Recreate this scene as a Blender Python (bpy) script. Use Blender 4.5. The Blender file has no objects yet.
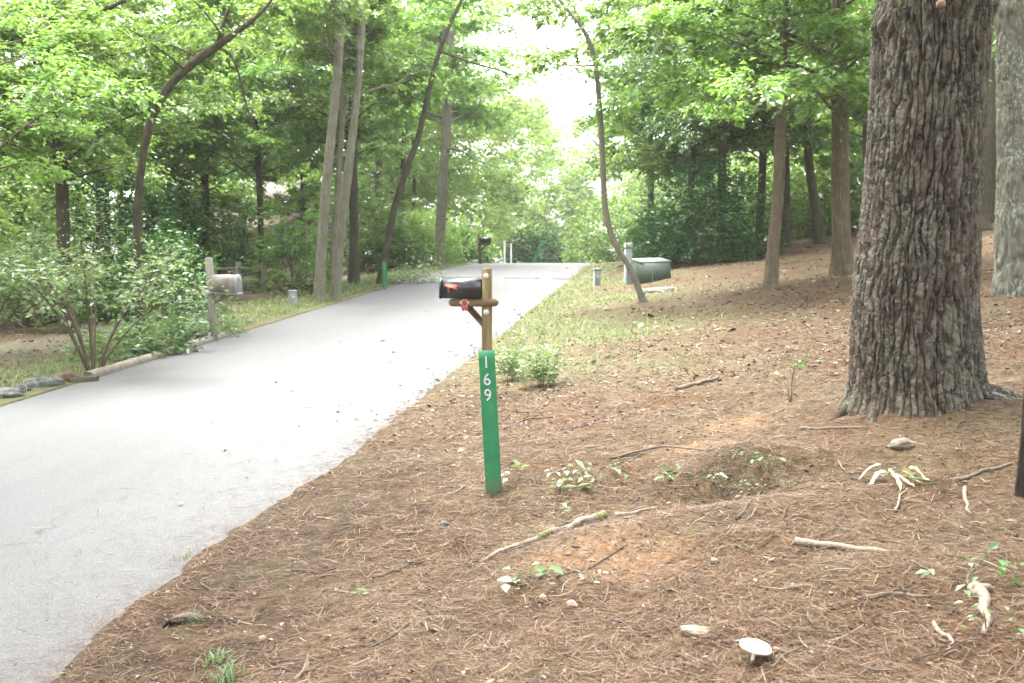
import bpy, math, random
import numpy as np
from mathutils import Vector, Matrix

random.seed(7)
RNG = np.random.default_rng(7)
SC = bpy.context.scene
COL = SC.collection
R_ = math.radians

# ------------------------------------------------------------------ camera model
FPX = 35.0 / 36.0 * 1024
PITCH = math.atan((341.5 - 262) / FPX)
CP, SP = math.cos(PITCH), math.sin(PITCH)


def ray(px, py):
    x = (px - 512) / FPX
    u = -(py - 341.5) / FPX
    return np.array([x, CP + u * SP, -SP + u * CP])


def P(px, py, d):
    r = ray(px, py)
    return r * (d / r[1])


# ------------------------------------------------------------------ noise
def _h(ix, iy, seed):
    h = (ix.astype(np.int64) * 374761393 + iy.astype(np.int64) * 668265263 + seed * 982451653) & 0xffffffff
    h = ((h ^ (h >> 13)) * 1274126177) & 0xffffffff
    h = h ^ (h >> 16)
    return h / 4294967295.0


def vn(x, y, seed=0, per=None):
    x = np.asarray(x, float); y = np.asarray(y, float)
    ix = np.floor(x); iy = np.floor(y)
    fx = x - ix; fy = y - iy
    fx = fx * fx * (3 - 2 * fx); fy = fy * fy * (3 - 2 * fy)
    ix = ix.astype(np.int64); iy = iy.astype(np.int64)
    ix1 = ix + 1
    if per:
        ix = ix % per; ix1 = ix1 % per
    a = _h(ix, iy, seed); b = _h(ix1, iy, seed)
    c = _h(ix, iy + 1, seed); d = _h(ix1, iy + 1, seed)
    return (a + (b - a) * fx) * (1 - fy) + (c + (d - c) * fx) * fy


def fbm(x, y, seed=0, oct=3):
    s = 0; amp = 1; tot = 0
    for i in range(oct):
        s = s + amp * vn(x * 2 ** i, y * 2 ** i, seed + i * 17); tot += amp; amp *= .5
    return s / tot


def S(a, b, x):
    t = np.clip((np.asarray(x, float) - a) / (b - a), 0, 1)
    return t * t * (3 - 2 * t)


# ------------------------------------------------------------------ terrain
CA, SA = math.cos(R_(8.8)), math.sin(R_(8.8))
PL, PR = -6.97, -2.62


def pa(x, y):
    return x * CA - y * SA, x * SA + y * CA


def xy(p, a):
    return p * CA + a * SA, -p * SA + a * CA


def Rz(a):
    a = np.asarray(a, float)
    z = -2.1 + .06 * np.clip(a, -40, 30)
    t = np.clip(a - 30, 0, 16)
    z = z + .06 * t - .115 / 16 * t * t / 2
    z = z - .055 * np.clip(a - 46, 0, 50)
    return z


def edge_off(a):
    """the needle mat creeping over the right edge of the asphalt"""
    a = np.asarray(a, float)
    o = .14 * S(3.4, 4.6, a) * (1 - S(6.0, 8.0, a))
    return -o - .10 * (fbm(a * 1.1, a * 0 + 3.3, 5, 4) - .5) - .06 * (vn(a * 5, a * 0, 9) - .5)


TREE_XY = P(916, 415, 6.9)[:2]


def gz(x, y, micro=True):
    x = np.asarray(x, float); y = np.asarray(y, float)
    p, a = pa(x, y)
    z = Rz(a)
    q = np.maximum(p - PR, 0)
    sl = .150 - .028 * S(8, 20, a)
    qq = np.where(q < 12, q, 12 + (q - 12) * .25)
    qq = np.where(q > 60, 24 + (q - 60) * .05, qq)
    e = sl * (qq - .5 * (1 - np.exp(-q / .5)))
    hold = np.clip(.12 - Rz(a), 0, 9) * (a > 38.3) * S(.5, 9, q) * .8
    l = np.maximum(PL - p, 0)
    el = -.045 * np.minimum(l, 12) * S(0, 3, l)
    holdl = np.clip(.12 - Rz(a), 0, 9) * (a > 38.3) * S(.5, 9, l) * .8
    z = z + np.where(q > 0, e + hold, 0) + np.where(l > 0, el + holdl, 0)
    off = S(.0, .7, np.maximum(q, l))
    if micro:
        n = (fbm(x * .7, y * .7, 1, 3) - .5) * .20 * S(.6, 2.5, np.maximum(q, l))
        n = n + (fbm(x * 3.1 + 9, y * 3.1, 2, 3) - .5) * .07 * off
        n = n + (vn(x * 17, y * 17, 4) - .5) * .012 * off
        z = z + n
    z = z + .11 * np.exp(-((x - 1.42) / .5) ** 2 - ((y - 6.15) / .26) ** 2) - .085 * np.exp(-((x - 1.28) / .34) ** 2 - ((y - 5.72) / .20) ** 2)
    z = z + .05 * np.exp(-((x - .55) / .6) ** 2 - ((y - 5.35) / .22) ** 2)
    d2 = (x - TREE_XY[0]) ** 2 + (y - TREE_XY[1]) ** 2
    z = z + .10 * np.exp(-d2 / .9) + .05 * np.exp(-((x - TREE_XY[0] - .22) / .35) ** 2 - ((y - TREE_XY[1] + .10) / .22) ** 2)
    road = (q <= 0) & (l <= 0)
    return np.where(road, z - .03, z + .008)


def cast(px, py, micro=True):
    r = ray(px, py)
    t = np.concatenate([np.linspace(1.5, 15, 2700), np.linspace(15, 140, 6000)])
    z = r[2] * t - gz(r[0] * t, r[1] * t, micro)
    k = np.argmax(z < 0)
    if z[k] >= 0:
        k = len(t) - 1
    p = r * t[k]
    return np.array([p[0], p[1], float(gz(p[0], p[1], micro))])


def G(x, y):
    return np.array([x, y, float(gz(x, y))])


# ------------------------------------------------------------------ objects
def raw_mesh(name, V, F, smooth=False):
    """V (n,3); F (m,k) int array with one face size, or a list of such arrays"""
    me = bpy.data.meshes.new(name)
    Fs = F if isinstance(F, list) else [F]
    Fs = [np.asarray(f, np.int32) for f in Fs if len(f)]
    nl = sum(f.size for f in Fs); npoly = sum(len(f) for f in Fs)
    V = np.asarray(V, np.float32)
    me.vertices.add(len(V)); me.vertices.foreach_set('co', V.ravel())
    me.loops.add(nl); me.loops.foreach_set('vertex_index', np.concatenate([f.ravel() for f in Fs]))
    me.polygons.add(npoly)
    tot = np.concatenate([np.full(len(f), f.shape[1], np.int32) for f in Fs])
    st = np.concatenate([[0], np.cumsum(tot)[:-1]]).astype(np.int32)
    me.polygons.foreach_set('loop_start', st)
    me.polygons.foreach_set('loop_total', tot)
    if smooth:
        me.polygons.foreach_set('use_smooth', np.ones(npoly, bool))
    me.update(calc_edges=True)
    return me


def link(name, me, mat=None, parent=None):
    o = bpy.data.objects.new(name, me)
    COL.objects.link(o)
    if mat:
        me.materials.append(mat)
    if parent is not None:
        o.parent = parent
        # meshes are authored in world space: bring them into the parent's space
        off = Vector((0, 0, 0)); q = parent
        while q is not None:
            off += q.location; q = q.parent
        me.transform(Matrix.Translation(-off))
    return o


def thing(name, label, cat, loc, group=None):
    o = bpy.data.objects.new(name, None)
    o.empty_display_size = .1
    COL.objects.link(o)
    o.location = Vector([float(v) for v in loc])
    return tag(o, label, cat, group)


def tag(o, label, cat, group=None, kind=None):
    o['label'] = label
    o['category'] = cat
    if group: o['group'] = group
    if kind: o['kind'] = kind
    return o


def struct(o, kind='structure'):
    o['kind'] = kind
    return o


def center(o):
    """move the origin of a one-mesh thing to its base"""
    me = o.data
    n = len(me.vertices); c = np.empty(n * 3, np.float32); me.vertices.foreach_get('co', c)
    c = c.reshape(-1, 3); m = np.array([c[:, 0].mean(), c[:, 1].mean(), c[:, 2].min()])
    me.transform(Matrix.Translation(Vector([-float(v) for v in m]))); o.location = Vector([float(v) for v in m])
    return o


class MB:
    def __init__(self):
        self.v = []; self.f3 = []; self.f4 = []; self.n = 0

    def add(self, V, F):
        V = np.asarray(V, float); F = np.asarray(F, int)
        (self.f4 if F.shape[1] == 4 else self.f3).append(F + self.n)
        self.v.append(V); self.n += len(V)

    def box(self, c, size, rot=None, bevel=0.0):
        sx, sy, sz = [s / 2 for s in size]
        b = min(bevel, sx * .49, sy * .49, sz * .49)
        if b <= 0:
            V = np.array([[x, y, z] for z in (-sz, sz) for y in (-sy, sy) for x in (-sx, sx)])
            F = [[0, 2, 3, 1], [4, 5, 7, 6], [0, 1, 5, 4], [2, 6, 7, 3], [0, 4, 6, 2], [1, 3, 7, 5]]
            if rot is not None: V = V @ np.array(rot).T
            self.add(V + np.asarray(c), F)
            return
        # bevelled: chamfer each edge (24 verts)
        idx = {}; V = []
        for X in (-1, 1):
            for Y in (-1, 1):
                for Z in (-1, 1):
                    for k in range(3):
                        v = [X * (sx - b), Y * (sy - b), Z * (sz - b)]
                        v[k] = (X, Y, Z)[k] * (sx, sy, sz)[k]
                        idx[(X, Y, Z, k)] = len(V); V.append(v)
        f4 = []; f3 = []
        for k in range(3):
            o = [i for i in range(3) if i != k]
            for s in (-1, 1):
                q = []
                for (u, w) in ((-1, -1), (1, -1), (1, 1), (-1, 1)):
                    t = [0, 0, 0]; t[k] = s; t[o[0]] = u; t[o[1]] = w
                    q.append(idx[(t[0], t[1], t[2], k)])
                f4.append(q)
        for k in range(3):
            o = [i for i in range(3) if i != k]
            for u in (-1, 1):
                for w in (-1, 1):
                    q = []
                    for s, kk in ((-1, o[0]), (1, o[0]), (1, o[1]), (-1, o[1])):
                        t = [0, 0, 0]; t[k] = s; t[o[0]] = u; t[o[1]] = w
                        q.append(idx[(t[0], t[1], t[2], kk)])
                    f4.append(q)
        for X in (-1, 1):
            for Y in (-1, 1):
                for Z in (-1, 1):
                    f3.append([idx[(X, Y, Z, k)] for k in range(3)])
        V = np.array(V)
        if rot is not None: V = V @ np.array(rot).T
        V = V + np.asarray(c)
        n0 = self.n
        self.add(V, f4); self.f3.append(np.array(f3) + n0)

    def tube(self, pts, rad, sides=8, caps=True, wob=0.0, seed=0):
        pts = np.asarray(pts, float); n = len(pts)
        rad = np.broadcast_to(np.asarray(rad, float), (n,))
        T = np.gradient(pts, axis=0)
        T /= np.linalg.norm(T, axis=1, keepdims=True) + 1e-9
        ref = np.array([0, 0, 1.]) if abs(T[0][2]) < .8 else np.array([1., 0, 0])
        th = np.linspace(0, 2 * math.pi, sides, endpoint=False)
        V = []
        for i in range(n):
            u = np.cross(T[i], ref); u /= np.linalg.norm(u) + 1e-9
            ref_n = np.cross(u, T[i]); ref = ref_n
            w = ref_n
            rr = rad[i]
            if wob:
                rr = rr * (1 + wob * (vn(th * 1.6 + seed, np.full(sides, i * .45 + seed), seed, None) - .5))[:, None]
            V.append(pts[i] + rr * (np.cos(th)[:, None] * u + np.sin(th)[:, None] * w))
        V = np.concatenate(V)
        i = np.arange(n - 1)[:, None] * sides; j = np.arange(sides)[None, :]; j1 = (j + 1) % sides
        F = np.stack([i + j, i + j1, i + sides + j1, i + sides + j], -1).reshape(-1, 4)
        if caps:
            V = np.concatenate([V, pts[:1], pts[-1:]])
            c0 = n * sides; k = np.arange(sides); k1 = (k + 1) % sides
            f3 = np.concatenate([np.stack([k1, k, np.full(sides, c0)], -1),
                                 np.stack([k + (n - 1) * sides, k1 + (n - 1) * sides, np.full(sides, c0 + 1)], -1)])
            n0 = self.n
            self.add(V, F); self.f3.append(f3 + n0)
        else:
            self.add(V, F)

    def lathe(self, c, prof, sides=24, rot=None, wob=0, seed=0):
        th = np.linspace(0, 2 * math.pi, sides, endpoint=False)
        V = []
        for r, z in prof:
            rr = r * (1 + wob * (vn(np.cos(th) * 1.5 + 5, np.sin(th) * 1.5 + 5, seed) - .5))
            V.append(np.stack([rr * np.cos(th), rr * np.sin(th), np.full(sides, z)], -1))
        V = np.concatenate(V)
        n = len(prof)
        if rot is not None: V = V @ np.array(rot).T
        i = np.arange(n - 1)[:, None] * sides; j = np.arange(sides)[None, :]; j1 = (j + 1) % sides
        F = np.stack([i + j, i + j1, i + sides + j1, i + sides + j], -1).reshape(-1, 4)
        self.add(V + np.asarray(c), F)

    def prism(self, outline, c, xa, ya, depth):
        """outline (n,2) in axes xa,ya, extruded by vector depth"""
        o = np.asarray(outline, float); n = len(o)
        xa = np.asarray(xa, float); ya = np.asarray(ya, float); depth = np.asarray(depth, float)
        A = np.asarray(c) + o[:, :1] * xa + o[:, 1:] * ya
        V = np.concatenate([A, A + depth, [A.mean(0)], [A.mean(0) + depth]])
        k = np.arange(n); k1 = (k + 1) % n
        n0 = self.n
        self.add(V, np.stack([k, k1, k1 + n, k + n], -1))
        self.f3.append(np.concatenate([np.stack([k1, k, np.full(n, 2 * n)], -1),
                                       np.stack([k + n, k1 + n, np.full(n, 2 * n + 1)], -1)]) + n0)

    def mesh(self, name, smooth=False):
        fs = []
        if self.f4: fs.append(np.concatenate(self.f4))
        if self.f3: fs.append(np.concatenate(self.f3))
        return raw_mesh(name, np.concatenate(self.v), fs, smooth)

    def build(self, name, mat, parent=None, smooth=False):
        me = self.mesh(name, smooth)
        o = link(name, me, mat, parent)
        return o


def blob(c, r, seed, sub=3, rough=.3, rot=0, flat=0):
    """an irregular stone: icosphere pushed about by noise"""
    import bmesh
    bm = bmesh.new(); bmesh.ops.create_icosphere(bm, subdivisions=sub, radius=1)
    V = np.array([v.co[:] for v in bm.verts]); F = np.array([[v.index for v in f.verts] for f in bm.faces])
    bm.free()
    n = fbm(V[:, 0] * 1.3 + seed, V[:, 1] * 1.3 + V[:, 2] * 1.7, seed, 3) - .5
    V = V * (1 + rough * 2 * n)[:, None]
    V[:, 2] = np.sign(V[:, 2]) * np.abs(V[:, 2]) ** (1 + flat)
    V = V * np.asarray(r)
    cr, sr = math.cos(rot), math.sin(rot)
    V = V @ np.array([[cr, sr, 0], [-sr, cr, 0], [0, 0, 1]])
    return V + np.asarray(c), F


def eul(x, y, z):
    from mathutils import Euler
    return np.array(Euler((x, y, z)).to_matrix())


# ------------------------------------------------------------------ materials
def new_mat(name):
    m = bpy.data.materials.new(name); m.use_nodes = True
    nt = m.node_tree
    for n in list(nt.nodes): nt.nodes.remove(n)
    out = nt.nodes.new('ShaderNodeOutputMaterial')
    return m, nt, out


def ramp(nt, fac, stops, interp='LINEAR'):
    r = nt.nodes.new('ShaderNodeValToRGB'); r.color_ramp.interpolation = interp
    el = r.color_ramp.elements
    while len(el) < len(stops): el.new(.5)
    for e, (p, c) in zip(el, stops):
        e.position = p
        e.color = (*c, 1) if not np.isscalar(c) else (c, c, c, 1)
    nt.links.new(fac, r.inputs[0])
    return r.outputs[0]


def noise(nt, scale, detail=4, rough=.55, vec=None, stretch=None, dist=0):
    if vec is None:
        tc = nt.nodes.new('ShaderNodeTexCoord'); vec = tc.outputs['Object']
    if stretch:
        mp = nt.nodes.new('ShaderNodeMapping'); mp.inputs['Scale'].default_value = stretch
        nt.links.new(vec, mp.inputs[0]); vec = mp.outputs[0]
    n = nt.nodes.new('ShaderNodeTexNoise')
    n.inputs['Scale'].default_value = scale; n.inputs['Detail'].default_value = detail
    n.inputs['Roughness'].default_value = rough; n.inputs['Distortion'].default_value = dist
    nt.links.new(vec, n.inputs['Vector'])
    return n.outputs['Fac']


def voro(nt, scale, stretch=None, feature='F1', out='Distance'):
    tc = nt.nodes.new('ShaderNodeTexCoord'); vec = tc.outputs['Object']
    if stretch:
        mp = nt.nodes.new('ShaderNodeMapping'); mp.inputs['Scale'].default_value = stretch
        nt.links.new(vec, mp.inputs[0]); vec = mp.outputs[0]
    n = nt.nodes.new('ShaderNodeTexVoronoi'); n.feature = feature
    n.inputs['Scale'].default_value = scale
    nt.links.new(vec, n.inputs['Vector'])
    return n.outputs[out]


def mix(nt, fac, a, b, mode='MIX'):
    m = nt.nodes.new('ShaderNodeMix'); m.data_type = 'RGBA'; m.blend_type = mode
    for s, v in ((m.inputs[0], fac), (m.inputs[6], a), (m.inputs[7], b)):
        if hasattr(v, 'links') or hasattr(v, 'is_linked'): nt.links.new(v, s)
        elif np.isscalar(v): s.default_value = v
        else: s.default_value = (*v, 1)
    return m.outputs[2]


def math_(nt, op, a, b=None):
    m = nt.nodes.new('ShaderNodeMath'); m.operation = op
    for s, v in ((m.inputs[0], a), (m.inputs[1], b)):
        if v is None: continue
        if np.isscalar(v): s.default_value = v
        else: nt.links.new(v, s)
    return m.outputs[0]


def finish(nt, out, col, rough=.8, bump=None, bstr=.3, bdist=.01, metal=0, spec=.3):
    b = nt.nodes.new('ShaderNodeBsdfPrincipled')
    if hasattr(col, 'is_linked'): nt.links.new(col, b.inputs['Base Color'])
    else: b.inputs['Base Color'].default_value = (*col, 1)
    if hasattr(rough, 'is_linked'): nt.links.new(rough, b.inputs['Roughness'])
    else: b.inputs['Roughness'].default_value = rough
    b.inputs['Metallic'].default_value = metal
    b.inputs['Specular IOR Level'].default_value = spec
    if bump is not None:
        bp = nt.nodes.new('ShaderNodeBump'); bp.inputs['Strength'].default_value = bstr
        bp.inputs['Distance'].default_value = bdist
        nt.links.new(bump, bp.inputs['Height']); nt.links.new(bp.outputs[0], b.inputs['Normal'])
    nt.links.new(b.outputs[0], out.inputs['Surface'])
    return b


def simple(name, stops, scale=8, rough=.7, stretch=None, bstr=.2, bdist=.005, metal=0, spec=.3, detail=5):
    m, nt, out = new_mat(name)
    f = noise(nt, scale, detail, .6, stretch=stretch)
    c = ramp(nt, f, stops)
    finish(nt, out, c, rough, f, bstr, bdist, metal, spec)
    return m


def leaf_mat(name, stops, trans=.45, tint=(1.15, 1.18, .72), gloss=.04):
    m, nt, out = new_mat(name)
    g = nt.nodes.new('ShaderNodeNewGeometry')
    tc = nt.nodes.new('ShaderNodeTexCoord')
    big = noise(nt, .55, 2, .5, vec=tc.outputs['Object'])
    f = math_(nt, 'ADD', math_(nt, 'MULTIPLY', g.outputs['Random Per Island'], .6), math_(nt, 'MULTIPLY', big, .4))
    c = ramp(nt, f, stops)
    d = nt.nodes.new('ShaderNodeBsdfDiffuse'); nt.links.new(c, d.inputs[0])
    t = nt.nodes.new('ShaderNodeBsdfTranslucent')
    nt.links.new(mix(nt, 1.0, c, tint, 'MULTIPLY'), t.inputs[0])
    ms = nt.nodes.new('ShaderNodeMixShader'); ms.inputs[0].default_value = trans
    nt.links.new(d.outputs[0], ms.inputs[1]); nt.links.new(t.outputs[0], ms.inputs[2])
    gl = nt.nodes.new('ShaderNodeBsdfGlossy'); gl.inputs['Roughness'].default_value = .38
    gl.inputs[0].default_value = (.9, .95, .9, 1)
    m2 = nt.nodes.new('ShaderNodeMixShader'); m2.inputs[0].default_value = gloss
    nt.links.new(ms.outputs[0], m2.inputs[1]); nt.links.new(gl.outputs[0], m2.inputs[2])
    nt.links.new(m2.outputs[0], out.inputs['Surface'])
    return m


def island_mat(name, stops, rough=.8, spec=.2, bump_scale=None):
    m, nt, out = new_mat(name)
    g = nt.nodes.new('ShaderNodeNewGeometry')
    c = ramp(nt, g.outputs['Random Per Island'], stops)
    finish(nt, out, c, rough, spec=spec)
    return m


M = {}
# leaves: per-leaf random colour
M['maple'] = leaf_mat('maple_leaf', [(0, (.052, .104, .029)), (.5, (.118, .190, .048)), (1, (.196, .276, .074))], .5)
M['oak'] = leaf_mat('oak_leaf', [(0, (.042, .088, .029)), (.5, (.091, .160, .044)), (1, (.156, .233, .067))], .48)
M['bright'] = leaf_mat('bright_leaf', [(0, (.075, .155, .038)), (.5, (.135, .24, .062)), (1, (.215, .33, .105))], .52)
M['dark'] = leaf_mat('evergreen_leaf', [(0, (.023, .070, .017)), (.5, (.054, .130, .032)), (1, (.115, .216, .057))], .28, gloss=.03)
M['deep'] = leaf_mat('deep_evergreen_leaf', [(0, (.015, .050, .013)), (.5, (.034, .090, .025)), (1, (.075, .155, .048))], .26, gloss=.03)
M['silver'] = leaf_mat('silver_leaf', [(0, (.070, .115, .045)), (.5, (.125, .185, .085)), (1, (.18, .255, .115))], .45)
M['hemlock'] = leaf_mat('conifer_leaf', [(0, (.028, .072, .019)), (.5, (.058, .120, .030)), (1, (.102, .180, .048))], .35)
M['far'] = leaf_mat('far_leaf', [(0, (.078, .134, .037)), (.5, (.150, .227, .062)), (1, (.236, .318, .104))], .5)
M['seed'] = leaf_mat('seedling_leaf', [(0, (.040, .088, .032)), (.5, (.080, .144, .056)), (1, (.144, .208, .096))], .35)
M['pale'] = leaf_mat('pale_leaf', [(0, (.104, .152, .088)), (.5, (.176, .240, .152)), (1, (.288, .344, .248))], .3)
M['cream'] = leaf_mat('withered_leaf', [(0, (.192, .192, .104)), (.5, (.272, .272, .160)), (1, (.352, .344, .232))], .25)
M['grass'] = leaf_mat('grass_blade', [(0, (.075, .125, .040)), (.5, (.13, .185, .070)), (1, (.26, .27, .15))], .4)

# bark
def bark(name, stops, lichen=None, zs=.16, scale=22, bdist=.02, lich_amt=.62):
    m, nt, out = new_mat(name)
    f = noise(nt, scale, 6, .62, stretch=(1, 1, zs), dist=.6)
    f2 = noise(nt, scale * .25, 3, .5)
    v = voro(nt, scale * .9, (1, 1, zs), 'DISTANCE_TO_EDGE')
    h = math_(nt, 'ADD', math_(nt, 'MULTIPLY', math_(nt, 'MINIMUM', v, .25), 1.6), math_(nt, 'MULTIPLY', f, .7))
    c = ramp(nt, math_(nt, 'ADD', math_(nt, 'MULTIPLY', f, .6), math_(nt, 'MULTIPLY', f2, .4)), stops)
    if lichen:
        l = ramp(nt, noise(nt, 34, 5, .7, stretch=(1, 1, .6)), [(lich_amt, 0.0), (lich_amt + .05, .8)])
        l2 = ramp(nt, noise(nt, 2.1, 2, .5), [(.42, 0.0), (.6, 1.0)])
        c = mix(nt, math_(nt, 'MULTIPLY', l, l2), c, lichen)
    finish(nt, out, c, .95, h, .9, bdist, spec=.1)
    return m


M['bark_grey'] = bark('grey_bark', [(.25, (.082, .075, .053)), (.55, (.147, .138, .102)), (.8, (.239, .231, .176))], (.261, .316, .217))
M['bark_dark'] = bark('dark_bark', [(.25, (.030, .027, .018)), (.55, (.060, .053, .035)), (.8, (.109, .095, .065))])
M['bark_brown'] = bark('brown_bark', [(.25, (.060, .047, .034)), (.55, (.115, .092, .065)), (.8, (.197, .162, .120))], (.217, .270, .188))
M['bark_pale'] = bark('pale_bark', [(.25, (.217, .208, .161)), (.55, (.347, .337, .270)), (.8, (.479, .472, .384))], (.501, .562, .448), lich_amt=.56)
M['bark_lichen'] = bark('lichened_bark', [(.25, (.066, .060, .046)), (.55, (.130, .123, .099)), (.8, (.239, .231, .188))], (.282, .337, .260), lich_amt=.53)
M['bark_black'] = bark('blackish_bark', [(.25, (.010, .009, .007)), (.55, (.022, .019, .015)), (.8, (.045, .040, .032))])
M['twig'] = simple('twig_wood', [(.3, (.07, .055, .038)), (.7, (.15, .12, .085))], 30, .9)


def pine_bark():
    m, nt, out = new_mat('pine_bark')
    f = noise(nt, 28, 6, .7, stretch=(1, 1, .5))
    f2 = noise(nt, 5, 3, .5, stretch=(1, 1, .4))
    at = nt.nodes.new('ShaderNodeAttribute'); at.attribute_name = 'plate'
    sp = nt.nodes.new('ShaderNodeSeparateColor'); nt.links.new(at.outputs['Color'], sp.inputs[0])
    f = math_(nt, 'ADD', math_(nt, 'MULTIPLY', f, .5), math_(nt, 'MULTIPLY', sp.outputs[0], .5))
    c = ramp(nt, f, [(.30, (.039, .030, .024)), (.5, (.078, .063, .050)), (.70, (.136, .116, .094))])
    c = mix(nt, ramp(nt, f2, [(.5, 0.0), (.8, .3)]), c, (.047, .027, .019))
    l = ramp(nt, noise(nt, 30, 4, .65), [(.535, 0.0), (.575, .9)])
    l2 = ramp(nt, noise(nt, 2.6, 3, .6, stretch=(1, 1, .6)), [(.40, 0.0), (.56, .9)])
    c = mix(nt, math_(nt, 'MULTIPLY', l, l2), c, (.120, .143, .110))
    tc = nt.nodes.new('ShaderNodeTexCoord'); sx = nt.nodes.new('ShaderNodeSeparateXYZ')
    nt.links.new(tc.outputs['Object'], sx.inputs[0])
    low = nt.nodes.new('ShaderNodeMapRange')
    low.inputs[1].default_value = .17; low.inputs[2].default_value = .02
    low.inputs[3].default_value = 0; low.inputs[4].default_value = .8
    nt.links.new(sx.outputs['Z'], low.inputs[0])
    moss = math_(nt, 'MULTIPLY', low.outputs[0], ramp(nt, noise(nt, 9, 4, .6), [(.50, 0.0), (.62, .8)]))
    c = mix(nt, moss, c, (.038, .044, .012))
    finish(nt, out, c, .95, noise(nt, 70, 6, .75), .9, .012, spec=.1)
    return m


M['pine_bark'] = pine_bark()


def ground_mat():
    m, nt, out = new_mat('forest_floor')
    tc = nt.nodes.new('ShaderNodeTexCoord'); ob = tc.outputs['Object']
    n1 = noise(nt, 1.1, 5, .6, vec=ob)
    n2 = noise(nt, 26, 6, .75, vec=ob, dist=1.2)
    n3 = noise(nt, 95, 4, .7, vec=ob)
    needle = ramp(nt, n2, [(.28, (.020, .011, .006)), (.45, (.050, .028, .014)), (.6, (.083, .050, .027)), (.75, (.132, .089, .051))])
    duff = ramp(nt, n2, [(.3, (.025, .017, .010)), (.5, (.069, .050, .029)), (.72, (.132, .103, .061))])
    c = mix(nt, ramp(nt, n1, [(.38, 0.0), (.60, 1.0)]), needle, duff)
    c = mix(nt, ramp(nt, noise(nt, 3.2, 6, .7, vec=ob, dist=.8), [(.50, 0.0), (.66, .62)]), c, (.022, .015, .008))
    c = mix(nt, ramp(nt, n3, [(.60, 0.0), (.68, .6)]), c, (.182, .142, .088))
    c = mix(nt, ramp(nt, noise(nt, 60, 3, .7, vec=ob), [(.62, 0.0), (.68, .7)]), c, (.025, .017, .008))
    at = nt.nodes.new('ShaderNodeAttribute'); at.attribute_name = 'mask'
    sp = nt.nodes.new('ShaderNodeSeparateColor'); nt.links.new(at.outputs['Color'], sp.inputs[0])
    gm = math_(nt, 'MULTIPLY', sp.outputs[0], ramp(nt, noise(nt, 3.5, 5, .7, vec=ob), [(.32, 0.25), (.60, 1.0)]))
    gcol = ramp(nt, n2, [(.3, (.057, .068, .027)), (.55, (.110, .119, .057)), (.75, (.198, .186, .112))]) if 1 else ramp(nt, n2, [(.3, (.066, .076, .022)), (.55, (.132, .130, .051)), (.75, (.210, .185, .092))])
    c = mix(nt, gm, c, gcol)
    gr = ramp(nt, noise(nt, 40, 5, .8, vec=ob), [(.3, (.094, .083, .059)), (.5, (.172, .155, .109)), (.7, (.254, .235, .171))])
    c = mix(nt, math_(nt, 'MULTIPLY', sp.outputs[1], .75), c, gr)
    cl = ramp(nt, noise(nt, 14, 5, .7, vec=ob), [(.3, (.144, .076, .038)), (.7, (.232, .146, .082))])
    c = mix(nt, math_(nt, 'MULTIPLY', sp.outputs[2], ramp(nt, n2, [(.35, .25), (.6, .95)])), c, cl)
    da = nt.nodes.new('ShaderNodeAttribute'); da.attribute_name = 'darkening'
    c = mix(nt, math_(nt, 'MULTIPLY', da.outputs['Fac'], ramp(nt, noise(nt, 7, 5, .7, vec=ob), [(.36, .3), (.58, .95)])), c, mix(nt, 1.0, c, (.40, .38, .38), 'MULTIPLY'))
    h = math_(nt, 'ADD', n2, math_(nt, 'MULTIPLY', n3, .5))
    finish(nt, out, c, .95, h, .8, .02, spec=.1)
    return m


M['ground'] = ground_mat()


def asphalt():
    m, nt, out = new_mat('asphalt')
    tc = nt.nodes.new('ShaderNodeTexCoord'); ob = tc.outputs['Object']
    n = noise(nt, 130, 4, .85, vec=ob)
    c = ramp(nt, n, [(.3, (.048, .048, .048)), (.5, (.093, .093, .0925)), (.7, (.16, .16, .158))])
    # rotate so that x runs across the road and y along it
    mp = nt.nodes.new('ShaderNodeMapping'); mp.inputs['Rotation'].default_value = (0, 0, R_(8.8)); nt.links.new(ob, mp.inputs[0])
    n2 = noise(nt, .9, 5, .6, vec=mp.outputs[0], stretch=(1.6, .16, 1))
    c = mix(nt, 1.0, c, ramp(nt, n2, [(.3, .92), (.5, 1.0), (.7, 1.05)]), 'MULTIPLY')
    n5 = noise(nt, .35, 4, .65, vec=ob)
    c = mix(nt, 1.0, c, ramp(nt, n5, [(.35, .94), (.65, 1.04)]), 'MULTIPLY')
    # hairline cracks
    wv = nt.nodes.new('ShaderNodeTexVoronoi'); wv.feature = 'DISTANCE_TO_EDGE'; wv.inputs['Scale'].default_value = .42
    nd = nt.nodes.new('ShaderNodeTexNoise'); nd.inputs['Scale'].default_value = 2.2; nd.inputs['Detail'].default_value = 5; nt.links.new(ob, nd.inputs['Vector'])
    va = nt.nodes.new('ShaderNodeVectorMath'); va.operation = 'MULTIPLY_ADD'
    nt.links.new(nd.outputs['Color'], va.inputs[0]); va.inputs[1].default_value = (.5, .5, .0); nt.links.new(ob, va.inputs[2])
    nt.links.new(va.outputs[0], wv.inputs['Vector'])
    ck = ramp(nt, wv.outputs['Distance'], [(.0, .75), (.006, 0.0)])
    ck = math_(nt, 'MULTIPLY', ck, ramp(nt, n5, [(.50, 0.0), (.60, .8)]))
    c = mix(nt, ck, c, (.035, .034, .033))
    # specks of grit and needles
    c = mix(nt, ramp(nt, noise(nt, 48, 3, .6, vec=ob), [(.66, 0.0), (.70, .75)]), c, (.040, .032, .025))
    c = mix(nt, ramp(nt, noise(nt, 70, 3, .6, vec=ob), [(.69, 0.0), (.72, .7)]), c, (.24, .215, .18))
    finish(nt, out, c, .9, n, .8, .008, spec=.2)
    return m


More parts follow.
